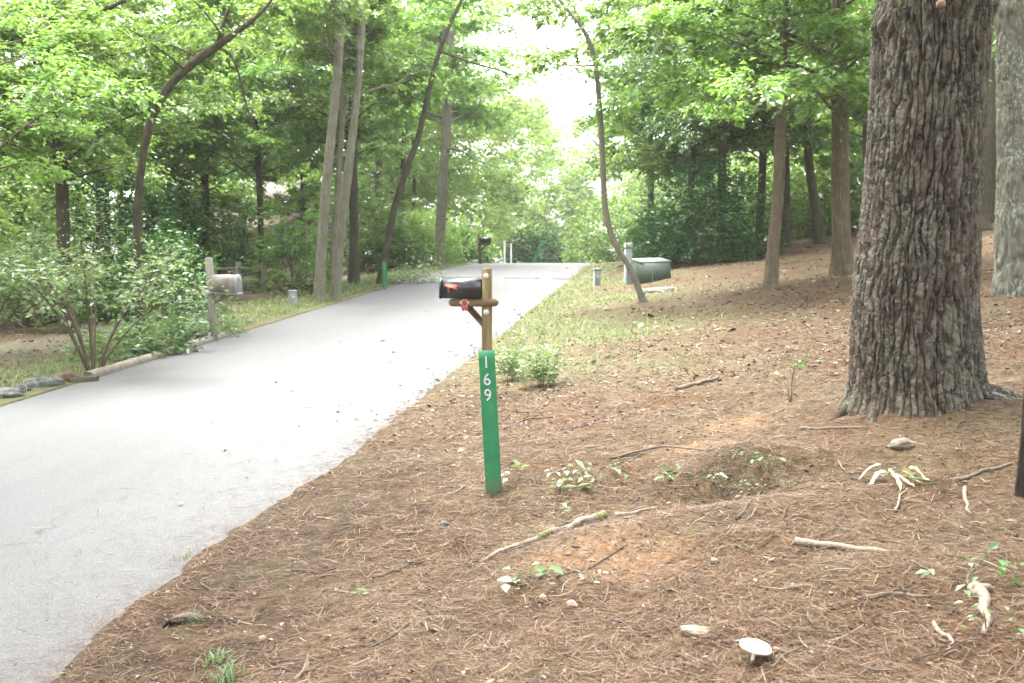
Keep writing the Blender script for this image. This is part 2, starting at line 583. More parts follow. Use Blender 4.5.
M['asphalt'] = asphalt()
M['needle'] = island_mat('pine_needle', [(0, (.019, .010, .006)), (.3, (.054, .029, .017)), (.65, (.097, .057, .034)), (.9, (.149, .101, .065)), (1, (.213, .171, .121))], .75)
M['litter'] = island_mat('dead_leaf', [(0, (.018, .012, .009)), (.35, (.050, .033, .024)), (.7, (.105, .074, .054)), (.9, (.150, .113, .083)), (1, (.21, .17, .135))], .75)
M['wood_stick'] = simple('weathered_stick', [(.3, (.056, .042, .029)), (.7, (.123, .098, .072))], 40, .9, (1, 1, 1), .4)
M['pale_stick'] = simple('bleached_stick', [(.3, (.095, .075, .053)), (.7, (.184, .151, .112))], 45, .85, None, .3)
M['dark_stick'] = simple('dark_stick', [(.3, (.030, .022, .016)), (.7, (.084, .064, .048))], 40, .9, None, .4)
M['root'] = simple('root_bark', [(.3, (.056, .042, .030)), (.5, (.117, .095, .072)), (.7, (.184, .156, .123))], 26, .95, None, .8, .012)
M['moss'] = simple('moss', [(.3, (.050, .067, .011)), (.7, (.123, .139, .028))], 60, 1, None, 1, .01)
M['post_wood'] = simple('treated_wood', [(.3, (.075, .053, .020)), (.55, (.114, .084, .034)), (.75, (.156, .117, .056))], 20, .75, (1, 1, .08), .35, .003)
M['arm_wood'] = simple('treated_crossarm', [(.3, (.081, .049, .022)), (.55, (.120, .078, .038)), (.75, (.162, .112, .056))], 20, .75, (.1, 1, 1), .35, .003)
M['grey_wood'] = simple('weathered_wood', [(.3, (.134, .120, .095)), (.6, (.223, .207, .173)), (.8, (.290, .273, .239))], 18, .9, (1, 1, .1), .5, .004)
M['black_metal'] = simple('black_enamel', [(.3, (.006, .007, .009)), (.7, (.011, .014, .016))], 30, .28, None, .03, .001, 0, .6)
M['rust_metal'] = None


def galv():
    m, nt, out = new_mat('galvanised_steel')
    f = noise(nt, 14, 5, .65)
    c = ramp(nt, f, [(.3, (.16, .155, .145)), (.55, (.26, .25, .235)), (.8, (.34, .335, .325))])
    r = ramp(nt, noise(nt, 7, 5, .7), [(.44, 0.0), (.60, .8)])
    c = mix(nt, r, c, (.151, .106, .067))
    finish(nt, out, c, .5, f, .1, .002, .25, .4)
    return m


M['galv'] = galv()
M['red'] = simple('red_plastic', [(.3, (.235, .016, .012)), (.7, (.323, .030, .021))], 20, .4, None, .05, .001, 0, .5)
M['orange_red'] = simple('faded_red_paint', [(.3, (.251, .042, .025)), (.7, (.346, .072, .048))], 25, .55, None, .1, .001)
M['white_plastic'] = simple('white_plastic', [(.3, (.379, .368, .323)), (.7, (.446, .435, .390))], 30, .4, None, .05, .001, 0, .5)
def marker_green():
    m, nt, out = new_mat('green_fibreglass')
    c = ramp(nt, noise(nt, 6, 4, .6), [(.3, (.008, .105, .040)), (.7, (.018, .160, .062))])
    sc = ramp(nt, noise(nt, 60, 5, .75, stretch=(1, 1, .12)), [(.60, 0.0), (.70, .45)])
    c = mix(nt, sc, c, (.10, .24, .15))
    tc = nt.nodes.new('ShaderNodeTexCoord'); sx = nt.nodes.new('ShaderNodeSeparateXYZ'); nt.links.new(tc.outputs['Object'], sx.inputs[0])
    mr = nt.nodes.new('ShaderNodeMapRange'); nt.links.new(sx.outputs['Z'], mr.inputs[0])
    mr.inputs[1].default_value = .16; mr.inputs[2].default_value = .0; mr.inputs[3].default_value = 0; mr.inputs[4].default_value = .9
    mud = math_(nt, 'MULTIPLY', mr.outputs[0], ramp(nt, noise(nt, 45, 5, .8), [(.38, 0.0), (.58, 1.0)]))
    c = mix(nt, mud, c, (.10, .062, .040))
    finish(nt, out, c, .5, noise(nt, 40, 4, .6), .08, .002, spec=.35)
    return m


M['sign_green'] = marker_green()
M['digit_white'] = simple('reflective_white', [(.3, (.368, .390, .379)), (.7, (.446, .462, .452))], 40, .45)
M['cabinet'] = simple('cabinet_green', [(.3, (.040, .059, .040)), (.7, (.057, .078, .055))], 6, .5, None, .05, .002, 0, .4)
M['cabinet_lid'] = simple('cabinet_lid_green', [(.3, (.114, .143, .118)), (.7, (.152, .181, .156))], 6, .5, None, .05, .002, 0, .4)
M['grey_plastic'] = simple('grey_plastic', [(.3, (.161, .186, .171)), (.7, (.220, .245, .230))], 9, .5, None, .05, .002)
M['concrete'] = simple('concrete', [(.3, (.206, .193, .171)), (.7, (.304, .290, .259))], 22, .9, None, .3, .004)
M['kerb'] = simple('kerb_timber', [(.3, (.105, .090, .068)), (.55, (.169, .151, .122)), (.8, (.219, .200, .167))], 14, .9, (1, 1, 1), .5, .01)
M['stone'] = simple('grey_stone', [(.3, (.048, .051, .048)), (.55, (.095, .102, .095)), (.8, (.184, .184, .177))], 16, .9, None, .7, .01)
M['brown_stone'] = simple('brown_stone', [(.3, (.068, .041, .029)), (.7, (.150, .102, .071))], 14, .9, None, .6, .01)
M['pale_stone'] = simple('pale_stone', [(.3, (.095, .076, .054)), (.7, (.177, .146, .109))], 32, .9, None, .6, .008)
M['pink_stone'] = simple('pinkish_stone', [(.3, (.163, .105, .075)), (.7, (.245, .170, .126))], 22, .85, None, .3, .005)
M['dark_stone'] = simple('dark_stone', [(.3, (.031, .029, .029)), (.7, (.082, .075, .071))], 22, .8, None, .4, .005)
M['mushroom_cap'] = simple('mushroom_cap', [(.3, (.40, .35, .27)), (.5, (.52, .49, .42)), (.7, (.60, .57, .51))], 34, .6, None, .25, .004)
M['mushroom_stem'] = simple('mushroom_stem', [(.3, (.394, .354, .286)), (.7, (.490, .456, .388))], 30, .8, (1, 1, .2), .2, .003)
M['brick'] = None
M['wall_pale'] = simple('pale_siding', [(.3, (.354, .272, .238)), (.7, (.435, .354, .313))], 4, .85, None, .1, .01)
M['roof'] = simple('shingle_roof', [(.3, (.102, .082, .075)), (.7, (.170, .143, .129))], 20, .9)
M['glass'] = simple('window_glass', [(.3, (.068, .095, .122)), (.7, (.109, .143, .177))], 3, .1, None, 0, .001, 0, .8)
M['white_paint'] = simple('white_paint', [(.3, (.490, .490, .476)), (.7, (.544, .544, .537))], 10, .6)
M['rubber'] = simple('worn_rubber', [(.3, (.058, .058, .058)), (.7, (.116, .116, .111))], 20, .9)

# ------------------------------------------------------------------ the ground
def masks(x, y):
    p, a = pa(x, y)
    q = p - PR; l = PL - p
    n = fbm(x * .5, y * .5, 31, 3)
    g = np.zeros_like(x)
    for (px, py, r, w) in GRASS_SPOTS:
        c = GSPOT[(px, py)]
        g = np.maximum(g, w * np.exp(-(((x - c[0]) ** 2 + (y - c[1]) ** 2) / r ** 2)))
    g = np.maximum(g, .8 * (q > 0) * S(9, 14, a) * (1 - S(.5, 1.6, q)))
    verge = (l > 0) * (1 - S(1.3, 2.6, l + (n - .5) * 1.5))
    g = np.maximum(g, .85 * verge)
    g = np.maximum(g, .8 * (l > 4.2) * S(4.2, 5.2, l) * (1 - S(6, 8, l)) * S(.35, .6, n))
    gr = (l > 0) * S(1.6, 2.4, l + (n - .5) * .8) * (1 - S(3.6, 4.6, l + (n - .5) * 1.2)) * (1 - S(32, 40, a))
    cl = np.zeros_like(x)
    for (px, py, r) in CLAY_SPOTS:
        c = CSPOT[(px, py)]
        cl = np.maximum(cl, np.exp(-(((x - c[0]) ** 2 + (y - c[1]) ** 2) / r ** 2)))
    return np.clip(g, 0, 1), np.clip(gr, 0, 1), np.clip(cl, 0, 1)


GRASS_SPOTS = [(545, 330, 1.7, 1.0), (590, 335, 1.5, .95), (630, 325, 1.3, .6), (600, 300, 1.8, .8), (545, 370, 1.0, .7),
               (520, 355, .8, .9), (570, 285, 2.5, .8), (860, 272, .8, .7), (655, 365, 1.0, .35)]
CLAY_SPOTS = [(600, 550, .30), (640, 560, .22), (735, 425, .28), (700, 450, .25), (560, 555, .2), (262, 296, 1.5), (290, 300, 1.0)]
GSPOT = {(a, b): cast(a, b, False) for a, b, *_ in GRASS_SPOTS}
CSPOT = {(a, b): cast(a, b, False) for a, b, *_ in CLAY_SPOTS}


def lines(knots):
    out = []
    for (a, b, s0, s1) in knots:
        v = a; 
        while v < b - 1e-6:
            out.append(v)
            v += s0 + (s1 - s0) * (v - a) / (b - a)
    out.append(knots[-1][1])
    return np.array(out)


ap = lines([(-120, -40, 12, 6), (-40, 1.5, 6, .3), (1.5, 9, .045, .06), (9, 22, .07, .22), (22, 50, .25, .8), (50, 400, 1, 25)])
pp = np.concatenate([lines([(-400, -60, 25, 4), (-60, -14, 3, .4), (-14, PL, .35, .08)])[:-1],
                     [PL - .002, PL, PL + .3, PL + 1.5, -4.8, -3.6, -3.2, PR - .35, PR - .04, PR]])
pp = np.concatenate([pp, PR + lines([(.012, 8.2, .055, .06), (8.2, 18, .08, .45), (18, 60, .6, 4), (60, 400, 5, 25)])])
PP, AA = np.meshgrid(pp, ap)
OFF = edge_off(AA) * np.exp(-((PP - PR) / .8) ** 2)
gx, gy = xy(PP, AA)
zz = gz(gx, gy)
gx2, gy2 = xy(PP + OFF, AA)
npp, na = len(pp), len(ap)
V = np.stack([gx2, gy2, zz], -1).reshape(-1, 3)
i = np.arange(na - 1)[:, None] * npp; j = np.arange(npp - 1)[None, :]
F = np.stack([i + j, i + j + 1, i + npp + j + 1, i + npp + j], -1).reshape(-1, 4)
me = raw_mesh('ground', V, F, True)
g_, gr_, cl_ = masks(gx2.ravel(), gy2.ravel())
gp_, ga_ = pa(gx2.ravel(), gy2.ravel())
gq_ = gp_ - PR
darkening = S(-.2, .1, gq_) * (1 - S(.5, 1.7, gq_ + (fbm(gx2.ravel() * 1.7, gy2.ravel() * 1.7, 91, 3) - .5) * 2.2)) * (1 - S(6, 9.5, ga_))  # damp litter along the near right road edge
darkening = np.maximum(darkening, .35 * np.exp(-((gx2.ravel() - 1.28) / .42) ** 2 - ((gy2.ravel() - 5.75) / .26) ** 2))  # the floor colour of the hollow is darkened as well
me.color_attributes.new('darkening', 'FLOAT_COLOR', 'POINT').data.foreach_set('color', np.stack([darkening] * 3 + [np.ones_like(darkening)], -1).astype(np.float32).ravel())
ca = me.color_attributes.new('mask', 'FLOAT_COLOR', 'POINT')
ca.data.foreach_set('color', np.stack([g_, gr_, cl_, np.ones_like(g_)], -1).astype(np.float32).ravel())
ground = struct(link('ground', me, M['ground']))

# the road sheet
rp = np.linspace(0, 1, 15)
ra = lines([(-60, 2, 4, .2), (2, 12, .1, .15), (12, 49, .2, .6)])
RP, RA = np.meshgrid(rp, ra)
left = PL + .02; right = PR + edge_off(RA) + .06
pq = left + (right - left) * RP
rx, ry = xy(pq, RA)
rzv = Rz(RA) + .012 * (1 - (2 * RP - 1) ** 2)
rzv = rzv + (fbm(rx * .8, ry * .8, 77, 2) - .5) * .006
V = np.stack([rx, ry, rzv], -1).reshape(-1, 3)
i = np.arange(len(ra) - 1)[:, None] * 15; j = np.arange(14)[None, :]
F = np.stack([i + j, i + j + 1, i + 15 + j + 1, i + 15 + j], -1).reshape(-1, 4)
road = struct(link('road', raw_mesh('road', V, F, True), M['asphalt']))

# kerb along the left edge
k0 = cast(92, 381, False); k1 = cast(256, 337, False)
a0 = pa(k0[0], k0[1])[1]; a1 = pa(k1[0], k1[1])[1]
mb = MB()
aa = np.linspace(a0, a1, 40)
prof = [(.03, -.08), (.03, .045), (.01, .072), (-.08, .08), (-.11, .05), (-.11, -.1)]
Vk = []
for t in aa:
    w = (fbm(t * .7, 0., 8, 2) - .5) * .6
    for (dp, dz) in prof:
        X, Y = xy(PL + dp + w * .06, t)
        Vk.append([X, Y, float(Rz(t)) + dz + (w * .04 if dz > 0 else 0) - .03 * S(a1 - 1, a1, t) * (dz > 0)])
n = len(prof)
i = np.arange(39)[:, None] * n; j = np.arange(n)[None, :]; j1 = (j + 1) % n
mb.add(Vk, np.stack([i + j, i + j1, i + n + j1, i + n + j], -1).reshape(-1, 4))
mb.f4.append(np.array([[0, 1, 2, 5], [2, 3, 4, 5], [39 * n, 39 * n + 5, 39 * n + 2, 39 * n + 1], [39 * n + 2, 39 * n + 5, 39 * n + 4, 39 * n + 3]]))
struct(mb.build('kerb', M['kerb'], smooth=False))

# low dark strips across the road just below the crest
def cross_strip(px0, px1, label):
    a = 27.2
    mb = MB()
    out = []
    for px in (px0, px1):
        r = ray(px, 274)
        # where this bearing meets the line a = const
        t = a / (r[0] * SA + r[1] * CA)
        out.append(pa(r[0] * t, r[1] * t)[0])
    p0, p1 = out
    ps = np.linspace(p0, p1, 12)
    Vs = []
    for p in ps:
        for da, dz in ((-.15, .0), (-.09, .045), (.09, .045), (.15, .0)):
            X, Y = xy(p, a + da); Vs.append([X, Y, float(Rz(a + da)) + .012 + dz])
    i = np.arange(11)[:, None] * 4; j = np.arange(3)[None, :]
    mb.add(Vs, np.stack([i + j, i + j + 1, i + 5 + j, i + 4 + j], -1).reshape(-1, 4))
    mb.f4.append(np.array([[0, 3, 2, 1], [44, 45, 46, 47]]))
    o = center(mb.build('speed_bump', M['rubber']))
    tag(o, label, 'speed bump', 'speed bumps across the road crest')


cross_strip(447, 479, 'dark speed bump segment behind the black mailbox box, left of its post')
cross_strip(505, 539, 'dark speed bump segment in the middle of the road right of the mailbox post')
cross_strip(552, 571, 'short dark speed bump segment at the right edge of the road')

# ------------------------------------------------------------------ foliage
UP = np.array([0, 0, 1.])


def norm(v):
    return v / (np.linalg.norm(v, axis=-1, keepdims=True) + 1e-9)


class Twigs:
    def __init__(self):
        self.s = []; self.d = []; self.l = []

    def add(self, s, d, l):
        self.s.append(s); self.d.append(d); self.l.append(l)

    def arrays(self):
        return np.array(self.s), norm(np.array(self.d)), np.array(self.l)


def leaves(tw, per, size, rng, aspect=.55, droop=.25, tilt=.45, spread=1.0, fold=.12, shape='leaf', sizevar=.5):
    s, d, l = tw.arrays() if isinstance(tw, Twigs) else tw
    N = len(s)
    s = np.repeat(s, per, 0); d = np.repeat(d, per, 0); l = np.repeat(l, per)
    n = len(s)
    t = rng.uniform(.12, 1.04, n)
    side = np.cross(d, UP); side = norm(side)
    sg = rng.choice([-1, 1], n)[:, None]
    al = rng.uniform(.45, 1.25, n)[:, None] * spread
    ax = d * np.cos(al) + side * sg * np.sin(al) + rng.normal(0, .22, (n, 3))
    ax[:, 2] -= droop * rng.uniform(.3, 1.4, n)
    ax = norm(ax)
    nm = UP + rng.normal(0, tilt, (n, 3))
    nm = norm(nm - ax * (nm * ax).sum(-1, keepdims=True))
    w = np.cross(nm, ax)
    sz = size * (1 + rng.uniform(-sizevar, sizevar, n))[:, None]
    b = s + d * (l * t)[:, None] + rng.normal(0, 1, (n, 3)) * (.02 + .06 * l[:, None])
    hw = sz * aspect * .5
    if shape == 'needle':
        V = np.stack([b - w * hw, b + w * hw, b + ax * sz], 1).reshape(-1, 3)
        F = np.arange(n * 3).reshape(-1, 3)
        return V, F
    mid = b + ax * sz * .45 - nm * sz * fold * .3
    Lf = mid + w * hw + nm * sz * fold
    Rt = mid - w * hw + nm * sz * fold
    tip = b + ax * sz - nm * sz * fold * .9
    V = np.stack([b, Lf, tip, Rt], 1).reshape(-1, 3)
    k = np.arange(n)[:, None] * 4
    F = np.concatenate([k + np.array([[0, 2, 1]]), k + np.array([[0, 3, 2]])])
    return V, F


def limb(mb, tw, start, az, L, el0, el1, r0, rng, n_tw=18, tw_len=.35, leaf_from=.25, sides=5, twig_tubes=True, sub=True):
    """one bough: a drooping polyline with flat sprays of twigs along it"""
    k = 7
    pts = [np.asarray(start, float)]
    a = az
    for i in range(k):
        t = i / (k - 1)
        el = el0 + (el1 - el0) * t
        a += rng.normal(0, .13)
        pts.append(pts[-1] + L / k * np.array([math.cos(a) * math.cos(el), math.sin(a) * math.cos(el), math.sin(el)]))
    pts = np.array(pts)
    rad = r0 * (1 - np.linspace(0, 1, k + 1) * .88)
    mb.tube(pts, rad, sides, False)
    seg = np.linspace(0, 1, k + 1)
    for i in range(n_tw):
        t = leaf_from + (1 - leaf_from) * (i + rng.uniform(0, 1)) / n_tw
        p = np.array([np.interp(t, seg, pts[:, c]) for c in range(3)])
        q = np.array([np.interp(min(t + .02, 1), seg, pts[:, c]) for c in range(3)]) - np.array([np.interp(t - .02, seg, pts[:, c]) for c in range(3)])
        q /= np.linalg.norm(q) + 1e-9
        sgn = 1 if i % 2 else -1
        ang = rng.uniform(.5, 1.2) * sgn
        c_, s_ = math.cos(ang), math.sin(ang)
        d = np.array([q[0] * c_ - q[1] * s_, q[0] * s_ + q[1] * c_, q[2] + rng.normal(0.02, .25)])
        l = tw_len * L * (1.15 - .7 * t) * rng.uniform(.6, 1.2)
        tw.add(p, d, l)
        dn = d / np.linalg.norm(d)
        if twig_tubes:
            e = p + dn * l - UP * l * .06
            mb.tube(np.array([p, p + dn * l * .5, e]), [max(.004, r0 * .14), max(.003, r0 * .10), .002], 3, False)
        if sub and l > .5:
            for j in range(3):
                tt = rng.uniform(.25, .85)
                ang2 = rng.uniform(.5, 1.1) * (1 if j % 2 else -1)
                c_, s_ = math.cos(ang2), math.sin(ang2)
                d2 = np.array([dn[0] * c_ - dn[1] * s_, dn[0] * s_ + dn[1] * c_, dn[2] + rng.normal(0, .3)])
                tw.add(p + dn * l * tt, d2, l * rng.uniform(.35, .6))
    return pts


def rug_trunk(mb, pr, rr, rug, seed):
    """a trunk whose bark furrows are real relief"""
    nu, fz, amp, sides = rug
    ln = np.concatenate([[0], np.cumsum(np.linalg.norm(np.diff(pr, axis=0), axis=1))])
    zt_ = min(ln[-1], 5.5)
    ts = np.concatenate([np.arange(0, zt_, .022), np.arange(zt_, ln[-1], .3), [ln[-1]]])
    ax = np.stack([np.interp(ts, ln, pr[:, k]) for k in range(3)], -1); r0 = np.interp(ts, ln, rr)
    th = np.linspace(0, 2 * math.pi, sides, endpoint=False)
    TH, T = np.meshgrid(th, ts); u = TH / (2 * math.pi)
    wv = (vn(u * 10, T * 3, seed, 10) - .5) * .03
    f = np.minimum(S(.0, .34, np.abs(vn((u + wv) * nu, T * fz + 9, seed + 1, nu) - .5) * 2), S(.0, .3, np.abs(vn((u - wv) * nu * 1., T * fz * 1.7 + 3, seed + 2, nu) - .5) * 2))
    n = vn(u * nu * 3, T * fz * 8, seed + 3, nu * 3) - .5
    big = vn(u * 5, T * 1.1, seed + 4, 5) - .5
    root = vn(u * 6, T * 0 + 1, seed + 5, 6)
    Rr = r0[:, None] * (1 - amp * (1 - f) + amp * .5 * n + .16 * big + .9 * np.exp(-T / .10) * (root - .35) * .5)
    V = ax[:, None, :] + np.stack([Rr * np.cos(TH), Rr * np.sin(TH), np.zeros_like(Rr)], -1)
    m = len(ts)
    i = np.arange(m - 1)[:, None] * sides; j = np.arange(sides)[None, :]; j1 = (j + 1) % sides
    mb.add(V.reshape(-1, 3), np.stack([i + j, i + j1, i + sides + j1, i + sides + j], -1).reshape(-1, 4))


def tree(name, label, path, d, H, species, bark_m, crown, cat='tree', group=None, seed=1, base=None, extra=(), flare=.5, sides=14, rugged=None):
    """path: (px, py, width px) up the visible trunk at distance d; the trunk then goes on to height H"""
    rng = np.random.default_rng(seed)
    H = min(H, .27 * d + 1.3)
    pts = [P(px, py, d) for px, py, w in path]
    rad = [w / FPX * d / 2 * .87 for px, py, w in path]
    g = G(pts[0][0], pts[0][1])
    pts[0] = np.array([pts[0][0], pts[0][1], g[2]])
    loc = pts[0].copy()
    # carry on above the frame
    top = pts[-1]; dirv = pts[-1] - pts[-2]; dirv = dirv / np.linalg.norm(dirv)
    z0 = loc[2]
    nz = max(3, int((z0 + H - top[2]) / 1.2))
    stp = max((z0 + H - top[2]), .6) / nz
    for i in range(nz):
        dirv = dirv * .8 + np.array([rng.normal(0, .06), rng.normal(0, .06), .25]); dirv /= np.linalg.norm(dirv)
        pts.append(pts[-1] + dirv * stp / max(dirv[2], .3)); rad.append(rad[len(path) - 1] * (1 - .85 * (i + 1) / nz))
    pts = np.array(pts); rad = np.array(rad)
    # resample with a flared foot
    ln = np.concatenate([[0], np.cumsum(np.linalg.norm(np.diff(pts, axis=0), axis=1))])
    ts = np.concatenate([[0, .05, .12, .22, .38, .6], np.arange(.85, ln[-1], .25), [ln[-1]]])
    # smooth the path a little
    pr = np.stack([np.interp(ts, ln, pts[:, c]) for c in range(3)], -1)
    for _ in range(1):
        pr[2:-1] = pr[2:-1] * .5 + .25 * (pr[1:-2] + pr[3:])
    rr = np.interp(ts, ln, rad) * (1 + flare * np.exp(-ts / .22))
    t = thing(name, label, cat, loc, group)
    mb = MB()
    pr[0] -= UP * .08
    if rugged:
        rug_trunk(mb, pr, rr, rugged, seed)
    else:
        mb.tube(pr, rr, sides, True, .22, seed)
    tw = Twigs()
    c = dict(hmin=2.0, n=26, L=3.0, el0=.5, el1=-.1, leaf=.10, per=12, n_tw=16, top=1.35, bias=None, aspect=.55, droop=.25, tilt=.45, tw_len=.33)
    c.update(crown)
    az = rng.uniform(0, 6.28)
    for i in range(c['n']):
        f = (i + rng.uniform(0, .9)) / c['n']
        h = c['hmin'] + (H * .97 - c['hmin']) * f ** c['top']
        s = np.interp(h, pr[:, 2] - z0, np.arange(len(pr)))
        i0 = int(min(s, len(pr) - 2)); st = pr[i0] + (pr[i0 + 1] - pr[i0]) * (s - i0)
        az += 2.4 + rng.normal(0, .4)
        a_ = az
        if c['bias'] is not None and rng.random() < .6:
            a_ = c['bias'] + rng.normal(0, .8)
        L = c['L'] * rng.uniform(.65, 1.2) * (1 - .5 * f ** 2)
        for _ in range(8):
            if not c.get('open', True): break
            hit = False
            for u_ in (.55, 1.0):
                p_, a__ = pa(st[0] + math.cos(a_) * L * u_, st[1] + math.sin(a_) * L * u_)
                hit |= bool(PL + 1.3 < p_ < PR - 1.0)
            if not hit: break
            a_ += 1.1; L *= .93
        limb(mb, tw, st, a_, L, c['el0'] + rng.normal(0, .15), c['el1'] + rng.normal(0, .15), max(.010, rr[i0] * .24), rng, c['n_tw'], c['tw_len'])
    for ex in extra:
        ep = np.array([P(px, py, d + dd) for px, py, dd in ex['path']])
        seg = np.linspace(0, 1, len(ep)); tt = np.linspace(0, 1, 4 * len(ep))
        epf = np.stack([np.interp(tt, seg, ep[:, k]) for k in range(3)], -1)
        for _ in range(2):
            epf[1:-1] = epf[1:-1] * .5 + .25 * (epf[:-2] + epf[2:])
        er = np.interp(tt, [0, 1], [ex['w0'] / FPX * d / 2, ex['w1'] / FPX * d / 2])
        mb.tube(epf, er, 7, True, .2, seed + 3)
        for k in range(ex.get('tw', 0)):
            u = rng.uniform(ex.get('from', .3), 1)
            p = np.array([np.interp(u, tt, epf[:, m_]) for m_ in range(3)])
            dd_ = rng.normal(0, 1, 3) * np.array([1, 1, .35])
            tw.add(p, dd_, ex.get('twl', .7) * rng.uniform(.5, 1.2))
    mb.build('trunk', bark_m, t, True)
    if c.get('open', True) and tw.s:
        A = np.array(tw.s); p_, a_ = pa(A[:, 0], A[:, 1])
        ok = ~((p_ > PL + 1.5) & (p_ < PR - 1.2))
        tw.s = [v for v, k_ in zip(tw.s, ok) if k_]; tw.d = [v for v, k_ in zip(tw.d, ok) if k_]; tw.l = [v for v, k_ in zip(tw.l, ok) if k_]
    if len(tw.s):
        Vl, Fl = leaves(tw, int(c['per'] * 1.5), c['leaf'], rng, c['aspect'], c['droop'], c['tilt'])
        link('crown', raw_mesh('crown', Vl, Fl), species, t)
    return t


def bush_twigs(c, rx, ry, rz, n, rng, tl=.4, lump=.35, inner=.35, flat=.0):
    """twigs pointing outwards, filling a lumpy dome"""
    u = norm(rng.normal(0, 1, (n * 2, 3)))
    u[:, 2] = np.abs(u[:, 2]) * 1.0 - .15
    u = norm(u)[:n]
    sd = int(rng.integers(0, 999))
    lm = 1 + lump * 2 * (fbm(u[:, 0] * 1.8 + 7 + u[:, 2], u[:, 1] * 1.8 + 7 - u[:, 2], sd, 3) - .5)
    rr = (rng.uniform(inner ** 3, 1, n) ** (1 / 3)) * lm
    s = np.asarray(c) + u * rr[:, None] * np.array([rx, ry, rz])
    d = u + rng.normal(0, .5, (n, 3)); d[:, 2] *= (1 - flat)
    return s, norm(d), tl * rng.uniform(.5, 1.2, n)


def bush(name, label, c, r, n, mat, per=9, leaf=.08, seed=1, cat='shrub', group=None, stems=7, aspect=.45, droop=.1, tilt=.6, tl=.35, lump=.35, stem_mat=None, flat=.3, inner=.35, stem_r=.018):
    rng = np.random.default_rng(seed)
    c = np.asarray(c, float)
    t = thing(name, label, cat, c, group)
    cc = c + UP * r[2] * .15
    s, d, l = bush_twigs(cc, *r, n, rng, tl, lump, inner, flat)
    gzv = gz(s[:, 0], s[:, 1]); s[:, 2] = np.maximum(s[:, 2], gzv + .05)
    Vl, Fl = leaves((s, d, l), per, leaf, rng, aspect, droop, tilt)
    gzv = gz(Vl[:, 0], Vl[:, 1], False); Vl[:, 2] = np.maximum(Vl[:, 2], gzv + .0)
    mb = MB()
    pick = rng.choice(n, min(n, stems * 5), replace=False)
    for q, k in enumerate(pick):
        base = c + np.array([rng.normal(0, r[0] * .12), rng.normal(0, r[1] * .12), -.03])
        e = s[k]
        midp = base * .45 + e * .55 + UP * np.linalg.norm(e - base) * .12
        tt = np.linspace(0, 1, 6)[:, None]
        pts = (1 - tt) ** 2 * base + 2 * tt * (1 - tt) * midp + tt ** 2 * e
        mb.tube(pts, np.linspace(stem_r * rng.uniform(.6, 1.2), stem_r * .3, 6), 5, False)
    mb.build('stem', stem_mat or M['twig'], t, True)
    link('foliage', raw_mesh('foliage', Vl, Fl), mat, t)
    return t


